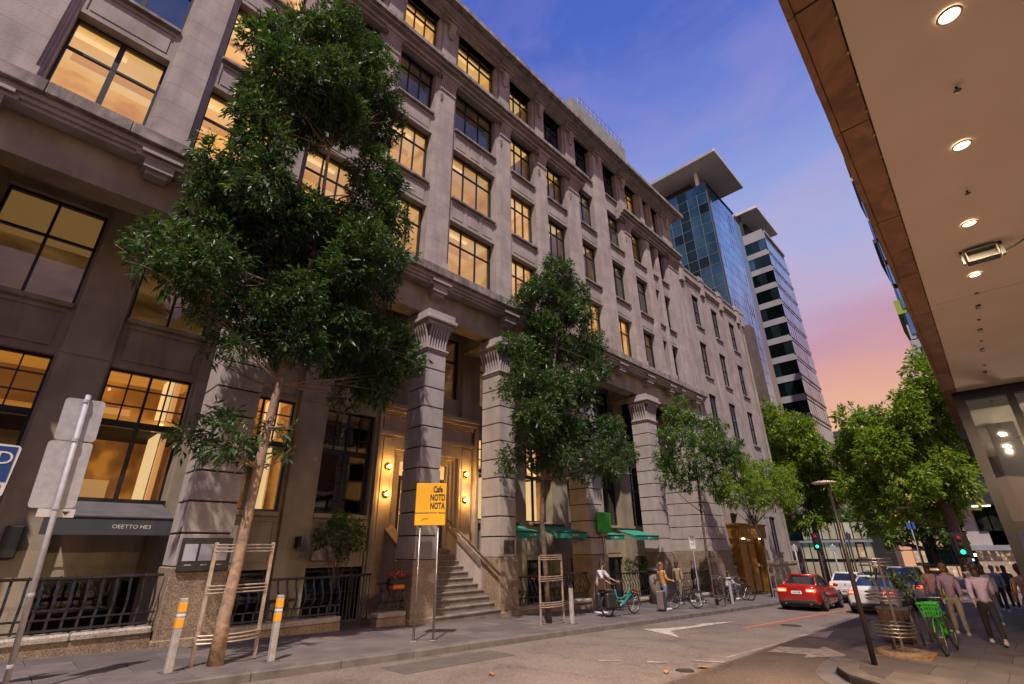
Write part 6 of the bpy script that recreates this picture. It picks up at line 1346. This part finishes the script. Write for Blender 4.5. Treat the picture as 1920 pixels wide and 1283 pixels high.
    for s_ in (-1, 1):
        for (i, r_) in ((0, .035), (3, .03)): part('pillar', MB().tube([(bp[i][0], s_*bp[i][1], zb-.02), (rp[i][0], s_*(rp[i][1]+.005), rp[i][2])], [r_*1.5, r_], 6), paint, t, True)
        xm = (b0+b1)/2-.05; part('pillar', MB().tube([(xm, s_*(wb_+.004), zb), (xm-.08, s_*(wt+.01), H-.04)], .02, 5), BLACKP, t)
        mb = MB()
        for i in range(3): mb.tube([(bp[i][0], s_*(bp[i][1]+.012), zb-.005), (bp[i+1][0], s_*(bp[i+1][1]+.012), zb-.005)], .012, 5)
        part('belt_trim', mb, CHROME, t)
        part('mirror', MB().ell((b1-.35, s_*(hw+.08), .95), (.07, .11, .07), 10, 8), paint, t, True)
        for xx in (-.25, .55): part('door_handle', MB().bbox(xx-.08, xx+.08, s_*hw-.012, s_*hw+.012, .76, .785, .008), CHROME, t)
        for xx in (-.78, .22): part('door_gap', MB().box(xx, xx+.008, s_*(hw-.004)-.006, s_*(hw-.004)+.006, .3, .88), BLACKP, t)
    for sx, X in ((-1, -h+.82), (1, h-.82)):
        for s_ in (-1, 1):
            part('wheel_arch', MB().ring((X, s_*(hw-.012), wr+.015), wr+.05, .026, 28, 6, 'y', a0=-.25, a1=PI+.25).lathe((X, s_*(hw-.2), wr+.01), [(wr+.05, -.06), (wr+.05, .06)], 24, ax='y'), BLACKP, t)
            wheelc(t, X, s_*(hw-.095), wr, s_)
    # rear
    RL = mat('tail_lamp_%s' % rear_on, (.5, .01, .01), .25, emit=red if rear_on else None, estr=rear_on)
    RLH = mat('tail_lamp_core_%s' % rear_on, (.9, .2, .1), .25, emit=(1, .28, .12) if rear_on else None, estr=rear_on*2.2)
    for s_ in (-1, 1):
        a, b = (hw*.42, hw*.84); a, b = (a, b) if s_ > 0 else (-b, -a)
        lz = .70 if kind == 'sedan' else .78
        part('tail_light', MB().bbox(-h-.012, -h+.1, a, b, lz, lz+.13, .03), RL, t); 
        if rear_on: part('tail_light_core', MB().bbox(-h-.02, -h+.02, a+.05, b-.05, lz+.045, lz+.085, .01), RLH, t)
        part('exhaust', MB().lathe((-h-.02, s_*hw*.55, .27), [(.04, 0), (.04, .1)], 10, ax='x'), CHROME, t)
        HLm = mat('head_lamp_on' if front else 'head_lamp', (.7, .7, .7), .1, emit=(1, .8, .45) if front else None, estr=25 if front else 0)
        part('headlight', MB().bbox(h-.22, h-.02, s_*hw*.6-.13, s_*hw*.6+.13, .55, .66, .03), HLm, t)
    part('bumper', MB().bbox(-h-.025, -h+.2, -hw*.8, hw*.8, .24, .40, .05), BLACKP, t)
    part('bumper_trim', MB().bbox(-h-.032, -h-.01, -hw*.74, hw*.74, .40, .415, .005), CHROME, t)
    np_ = part('number_plate', MB().bbox(-h-.03, -h, -.2, .2, .62 if kind == 'sedan' else .56, .74 if kind == 'sedan' else .68, .006), WHITE, t)
    text('plate_lettering', plate, np_, (-h-.033, 0, .68 if kind == 'sedan' else .62), .1, mat('plate_navy', (.02, .04, .2), .6), rot=(PI/2, 0, -PI/2), sx=.8)
    part('emblem', MB().ring((-h-.01, 0, .86), .04, .006, 16, 5, 'x'), CHROME, t)
    part('undertray', MB().box(-h+.2, h-.2, -hw*.8, hw*.8, .15, .3), BLACKP, t)
    return t
REDP = mat('red_car_paint', (.36, .012, .008), .25, metal=.2, coat=1); WHP = mat('white_car_paint', (.62, .60, .60), .3, coat=1); SILV = mat('silver_car_paint', (.42, .41, .42), .3, metal=.4, coat=1); BKP = mat('black_car_paint', (.02, .02, .022), .2, coat=1)
car(26.75, 7.42, .03, 'red sedan with glowing brake lights, nearest car in the left lane', REDP, rear_on=6, L=4.4, Wd=1.72, H=1.36)
car(27.3, 4.85, .02, 'white sedan in the middle lane half behind the ringed tree guard', WHP, rear_on=2, plate='AKR 482', L=4.6, Wd=1.82, H=1.36)
car(33.4, 7.05, .02, 'white hatchback braking just ahead of the red sedan', WHP, kind='hatch', rear_on=5, L=4.1, Wd=1.7, H=1.42, plate='BLZ 310')
car(34.4, 4.75, .02, 'silver people carrier with high tail lights ahead of the white sedan', SILV, kind='van', rear_on=3, L=4.5, Wd=1.8, H=1.72, plate='1CT 5QP')
car(41.2, 7.2, .02, 'far dark car with red lights stopped before the cross street', BKP, kind='hatch', rear_on=6, L=4.1, Wd=1.7, H=1.4, plate='TRG 207')
car(44, 4.55, PI, 'oncoming car with one bright headlight beyond the silver people carrier', mat('yellow_cab_paint', (.5, .3, .06), .3, coat=1), kind='van', rear_on=0, front=True, L=4.3, Wd=1.7, H=1.6, plate='CAB 116')
# ------------------------------------------------------------------ people
SKIN = [mat('skin_light', (.50, .30, .22), .6), mat('skin_tan', (.36, .20, .13), .6), mat('skin_dark', (.16, .085, .055), .6)]
def limb(a, b, r0, r1, n=4): return [(tuple(Vector(a).lerp(Vector(b), i/n)), r0+(r1-r0)*i/n) for i in range(n+1)]
def skinmesh(name, nodes, edges, m, parent, sub=1):
    me = bpy.data.meshes.new(name); me.from_pydata([n[0] for n in nodes], edges, []); tmp = bpy.data.objects.new(name, me); COL.objects.link(tmp)
    md = tmp.modifiers.new('skin', 'SKIN'); md.use_smooth_shade = True
    if sub: s_ = tmp.modifiers.new('sub', 'SUBSURF'); s_.levels = sub; s_.render_levels = sub
    if not me.skin_vertices:
        bm = bmesh.new(); bm.from_mesh(me); bm.verts.layers.skin.verify(); bm.to_mesh(me); bm.free()
    for i, n in enumerate(nodes):
        sv = me.skin_vertices[0].data[i]; r = n[1]; sv.radius = r if isinstance(r, tuple) else (r, r); sv.use_root = (i == 0)
    dg = bpy.context.evaluated_depsgraph_get(); ev = tmp.evaluated_get(dg); out = bpy.data.meshes.new_from_object(ev); out.name = name
    bpy.data.objects.remove(tmp); out.materials.clear(); out.materials.append(m)
    out.polygons.foreach_set('use_smooth', [True]*len(out.polygons))
    o = bpy.data.objects.new(name, out); link(o, parent); return o
def person(x, y, rz, label, top, legs, skin=0, hair=(.04, .025, .015), h=1.68, stride=.3, lean=0, arms=((.1, .15), (-.1, .15)), sit=False, group='people on the pavements', bag=None, shoe=(.5, .5, .5), z=None, short=False, hunch=0):
    """faces +x; arms: (forward swing of the upper arm, bend of the elbow) for left, right"""
    t = thing('person', label, 'person', (x, y, gz(x) if z is None else z), rz, group); t.scale = (h/1.72,)*3
    V_ = Vector
    hipz = .90 if not sit else .52
    pel = V_((0, 0, hipz)); ln = lean
    up_ = V_((math.sin(ln), 0, math.cos(ln))); sp1 = pel+up_*.16; sp2 = pel+up_*.34; ch = pel+up_*.47+V_((hunch*.04, 0, 0)); nk = pel+up_*.56+V_((hunch*.07, 0, 0)); hd0 = nk+V_((.012+hunch*.05, 0, .06)); hd1 = nk+V_((.03+hunch*.07, 0, .15)); hd2 = nk+V_((.02+hunch*.07, 0, .235))
    nodes = [(tuple(pel), (.135, .095)), (tuple(sp1), (.12, .085)), (tuple(sp2), (.135, .095)), (tuple(ch), (.13, .09)), (tuple(nk), .048), (tuple(hd0), .055), (tuple(hd1), (.075, .09)), (tuple(hd2), (.065, .08))]
    E_ = [(0, 1), (1, 2), (2, 3), (3, 4), (4, 5), (5, 6), (6, 7)]
    J = {}
    for s_, key in ((1, 'L'), (-1, 'R')):
        ph = stride*s_
        hip = pel+V_((0, s_*.09, -.03))
        if sit:
            kn = hip+V_((.40, s_*.05, .02)); an = kn+V_((.05+.1*s_, 0, -.44)); to = an+V_((.16, 0, -.05))
        else:
            a = ph*.9; kn = hip+V_((math.sin(a)*.43, 0, -math.cos(a)*.43)); b = a-(.15 if s_ > 0 else .55)*abs(stride); an = kn+V_((math.sin(b)*.40, 0, -math.cos(b)*.40)); 
            an.z = max(an.z, .07); to = an+V_((.15, 0, -.045 if an.z < .12 else -.1))
        J[key] = (hip, kn, an, to)
        i0 = len(nodes)
        nodes += [(tuple(hip+V_((0, 0, -.05))), .085), (tuple((hip+kn)/2), .078), (tuple(kn), .055), (tuple((kn*.6+an*.4)), .056), (tuple(an), .036), (tuple(to), (.03, .04))]
        E_ += [(0, i0)]+[(i0+k, i0+k+1) for k in range(5)]
        sh = ch+V_((0, s_*.165, .02)); fw, bd = arms[0 if s_ > 0 else 1]
        el = sh+V_((math.sin(fw)*.28, s_*.05, -math.cos(fw)*.28)); wr_ = el+V_((math.sin(fw+bd)*.25, -s_*.01, -math.cos(fw+bd)*.25)); hn = wr_+(wr_-el).normalized()*.07
        J['A'+key] = (sh, el, wr_, hn)
        i1 = len(nodes)
        nodes += [(tuple(sh), .052), (tuple((sh+el)/2), .044), (tuple(el), .036), (tuple(wr_), .024), (tuple(hn), (.032, .018))]
        E_ += [(3, i1)]+[(i1+k, i1+k+1) for k in range(4)]
    body = skinmesh('body', nodes, E_, SKIN[skin], t, 1)
    # hands: four fingers and a thumb
    for key, s_ in (('AL', 1), ('AR', -1)):
        sh, el, wr_, hn = J[key]; d = (hn-wr_).normalized(); sd = V_((1, 0, 0)) if abs(d.x) < .8 else V_((0, 0, 1)); sd = (sd-d*sd.dot(d)).normalized(); cu = d.cross(sd)*-s_
        f = MB()
        for k in range(4): p = hn+sd*(-.024+k*.016); l_ = (.055, .066, .07, .06)[k]; f.tube([tuple(p), tuple(p+d*l_*.5+cu*.006), tuple(p+d*l_*.85+cu*.022)], [.009, .008, .006], 5)
        p = wr_+d*.03+sd*.026; f.tube([tuple(p), tuple(p+d*.03+sd*.022), tuple(p+d*.055+sd*.026+cu*.01)], [.01, .009, .007], 5); part('fingers', f, SKIN[skin], t, True)
    # face: eyes, nose, mouth, ears
    hc = V_(hd1); f = MB(); f.ell(tuple(hc+V_((.088, 0, .0))), (.018, .012, .022), 8, 6); 
    for s_ in (-1, 1): f.ell(tuple(hc+V_((0, s_*.078, .005))), (.018, .01, .03), 8, 6)
    part('nose_and_ears', f, SKIN[skin], t, True)
    f = MB(); 
    for s_ in (-1, 1): f.ell(tuple(hc+V_((.078, s_*.03, .03))), (.01, .011, .007), 8, 6)
    part('eyes', f, BLACKP, t, True); part('mouth', MB().ell(tuple(hc+V_((.078, 0, -.045))), (.008, .022, .006), 8, 5), mat('lips', (.3, .1, .08), .6), t)
    hm = mat('hair_%d' % int(hair[0]*1000), hair, .6)
    f = MB(); f.ell(tuple(hc+V_((-.02, 0, .05))), (.102, .092, .10), 14, 10); f.ell(tuple(hc+V_((-.055, 0, -.02-.05*(len(label) % 3)))), (.055, .08, .10+.05*(len(label) % 3)), 12, 8); part('hair', f, hm, t, True)
    # clothes
    tm = mat('cloth_%s' % '_'.join(str(int(c*100)) for c in top), top, .85, col2=tuple(c*.8 for c in top), scale=9); lm = mat('cloth_%s' % '_'.join(str(int(c*100)) for c in legs), legs, .85, col2=tuple(c*.75 for c in legs), scale=9)
    nd = [(tuple(pel-up_*.07), (.176, .135)), (tuple(sp1), (.158, .12)), (tuple(sp2), (.165, .12)), (tuple(ch), (.148, .105)), (tuple(ch+up_*.055), (.085, .07))]; ed = [(0, 1), (1, 2), (2, 3), (3, 4)]
    for key in ('AL', 'AR'):
        sh, el, wr_, hn = J[key]; i1 = len(nd); en = el if short else wr_
        pts_ = [sh, (sh+el)/2, el] if short else [sh, (sh+el)/2, el, (el*.2+wr_*.8)]
        rs = [.072, .07, .062, .05]
        nd += [(tuple(p), r) for p, r in zip(pts_, rs)]; ed += [(3, i1)]+[(i1+k, i1+k+1) for k in range(len(pts_)-1)]
    skinmesh('shirt', nd, ed, tm, t, 1)
    nd = [(tuple(pel+up_*.09), (.142, .106)), (tuple(pel+V_((0, 0, -.02))), (.145, .108))]; ed = [(0, 1)]
    for key in ('L', 'R'):
        hip, kn, an, to = J[key]; i1 = len(nd); nd += [(tuple(hip+V_((0, 0, -.06))), .096), (tuple((hip+kn)/2), .09), (tuple(kn), .07), (tuple((kn+an)/2), .066), (tuple(kn*.08+an*.92), .056)]; ed += [(1, i1)]+[(i1+k, i1+k+1) for k in range(4)]
    skinmesh('trousers', nd, ed, lm, t, 1)
    sm = mat('shoe_%d' % int(shoe[0]*100), shoe, .6)
    for key in ('L', 'R'):
        hip, kn, an, to = J[key]; part('shoe', MB().tube([tuple(an+V_((-.05, 0, -.035))), tuple(an+V_((.04, 0, -.03))), tuple(to+V_((.0, 0, .012))), tuple(to+V_((.06, 0, .005)))], [.042, .048, .042, .028], 8), sm, t, True)
    if bag:
        sh = J['AL'][0]; part('bag', MB().bbox(sh.x-.12, sh.x+.16, .22, .30, hipz-.05, hipz+.2, .03), mat('bag_%d' % int(bag[0]*100), bag, .7), t)
        part('bag_strap', MB().tube([(sh.x-.08, .26, hipz+.18), (sh.x, .2, ch.z+.1), (sh.x+.12, .26, hipz+.18)], .012, 5), BLACKP, t)
    return t
LIL = (.55, .44, .64); 
person(16.75, 1.0, .15, 'walking person in a lilac shirt and black trousers, closest to the camera on the right', LIL, (.02, .02, .025), 0, stride=.38, arms=((-.45, .3), (.5, .4)), shoe=(.42, .40, .38))
person(18.3, .25, .1, 'person in a tan brown coat with a bag walking beside the one in lilac', (.58, .38, .26), (.42, .36, .28), 1, stride=.3, hair=(.10, .05, .03), bag=(.12, .07, .05), arms=((.3, .4), (-.3, .3)))
person(18.6, 1.75, .2, 'person in a mauve jacket just left of the one in lilac', (.42, .30, .44), (.34, .30, .25), 0, stride=.25, hair=(.16, .09, .04), bag=(.05, .05, .06))
person(20.9, 2.35, 0, 'person in a dusty pink top walking away behind the green bicycle', (.60, .34, .32), (.10, .14, .26), 1, stride=.3, hair=(.06, .03, .02), short=True)
person(22.9, 1.2, .05, 'person in a violet grey shirt in the second rank of the crowd', (.46, .40, .56), (.12, .15, .24), 2, stride=.2)
person(25.0, 2.3, PI+.1, 'person in a pale grey top walking towards the camera past the hoops', (.48, .42, .46), (.05, .06, .10), 1, stride=.3)
person(27.4, 1.7, 0, 'person in a bright white shirt in the middle of the crowd', (.72, .68, .66), (.10, .09, .10), 0, stride=.3, short=True)
person(29.5, 1.2, PI, 'person in a light blue cap and shirt behind the one in lilac', (.28, .40, .60), (.04, .04, .05), 0, hair=(.2, .3, .5))
person(31.5, .9, 0, 'person in a dark coat near the shop post', (.05, .05, .07), (.03, .03, .04), 1)
person(34, 1.8, 0, 'person in a grey blue jacket further back in the crowd', (.16, .19, .28), (.05, .05, .06), 0, hair=(.12, .08, .04))
person(37, 2.5, PI, 'person in an olive shirt coming towards the camera at the kerb', (.18, .17, .10), (.04, .04, .06), 2)
person(41, 1.4, 0, 'farthest person in a rust coloured coat on the right pavement', (.35, .14, .07), (.04, .04, .05), 0)
person(15.45, 10.95, -PI/2+.1, 'person in a pale shirt and black trousers leaning over the teal bicycle', (.56, .50, .55), (.03, .03, .035), 1, lean=.35, stride=.1, arms=((.7, .5), (.6, .5)), h=1.66, short=True)
person(18.5, 10.12, -.4, 'person in an orange ochre shirt and blue jeans leaning on the grey case', (.50, .27, .10), (.13, .17, .26), 0, hair=(.22, .08, .04), lean=-.1, stride=.22, arms=((.3, 1.1), (.2, 1.2)), h=1.62)
person(22.0, 11.3, 0, 'person in a khaki top passing the dark bay behind the black bicycle', (.30, .22, .14), (.16, .13, .11), 1, stride=.25, hair=(.05, .03, .02))
person(26.6, 11.1, -.6, 'person in a white shirt and blue jeans crouched on a stool beside the dark bicycles', (.56, .53, .56), (.06, .09, .17), 0, sit=True, lean=.3, arms=((.6, .7), (.6, .7)), h=1.66)
t = thing('stool', 'low dark stool under the person in the white shirt', 'stool', (26.5, 11.1, gz(26.5)), 0); part('seat', MB().lathe((0, 0, .38), [(.18, 0), (.18, .05)], 16), BLACKP, t)
for a in (0, 2.1, 4.2): part('leg', MB().tube([(.14*math.cos(a), .14*math.sin(a), .38), (.18*math.cos(a), .18*math.sin(a), 0)], .015, 6), BLACKP, t)
person(23.4, 11.2, -1.2, 'person in a dark jacket with a lime green bag beside the guard posts', (.05, .055, .06), (.04, .04, .05), 0, hair=(.45, .42, .38), bag=(.25, .5, .03), h=1.7)
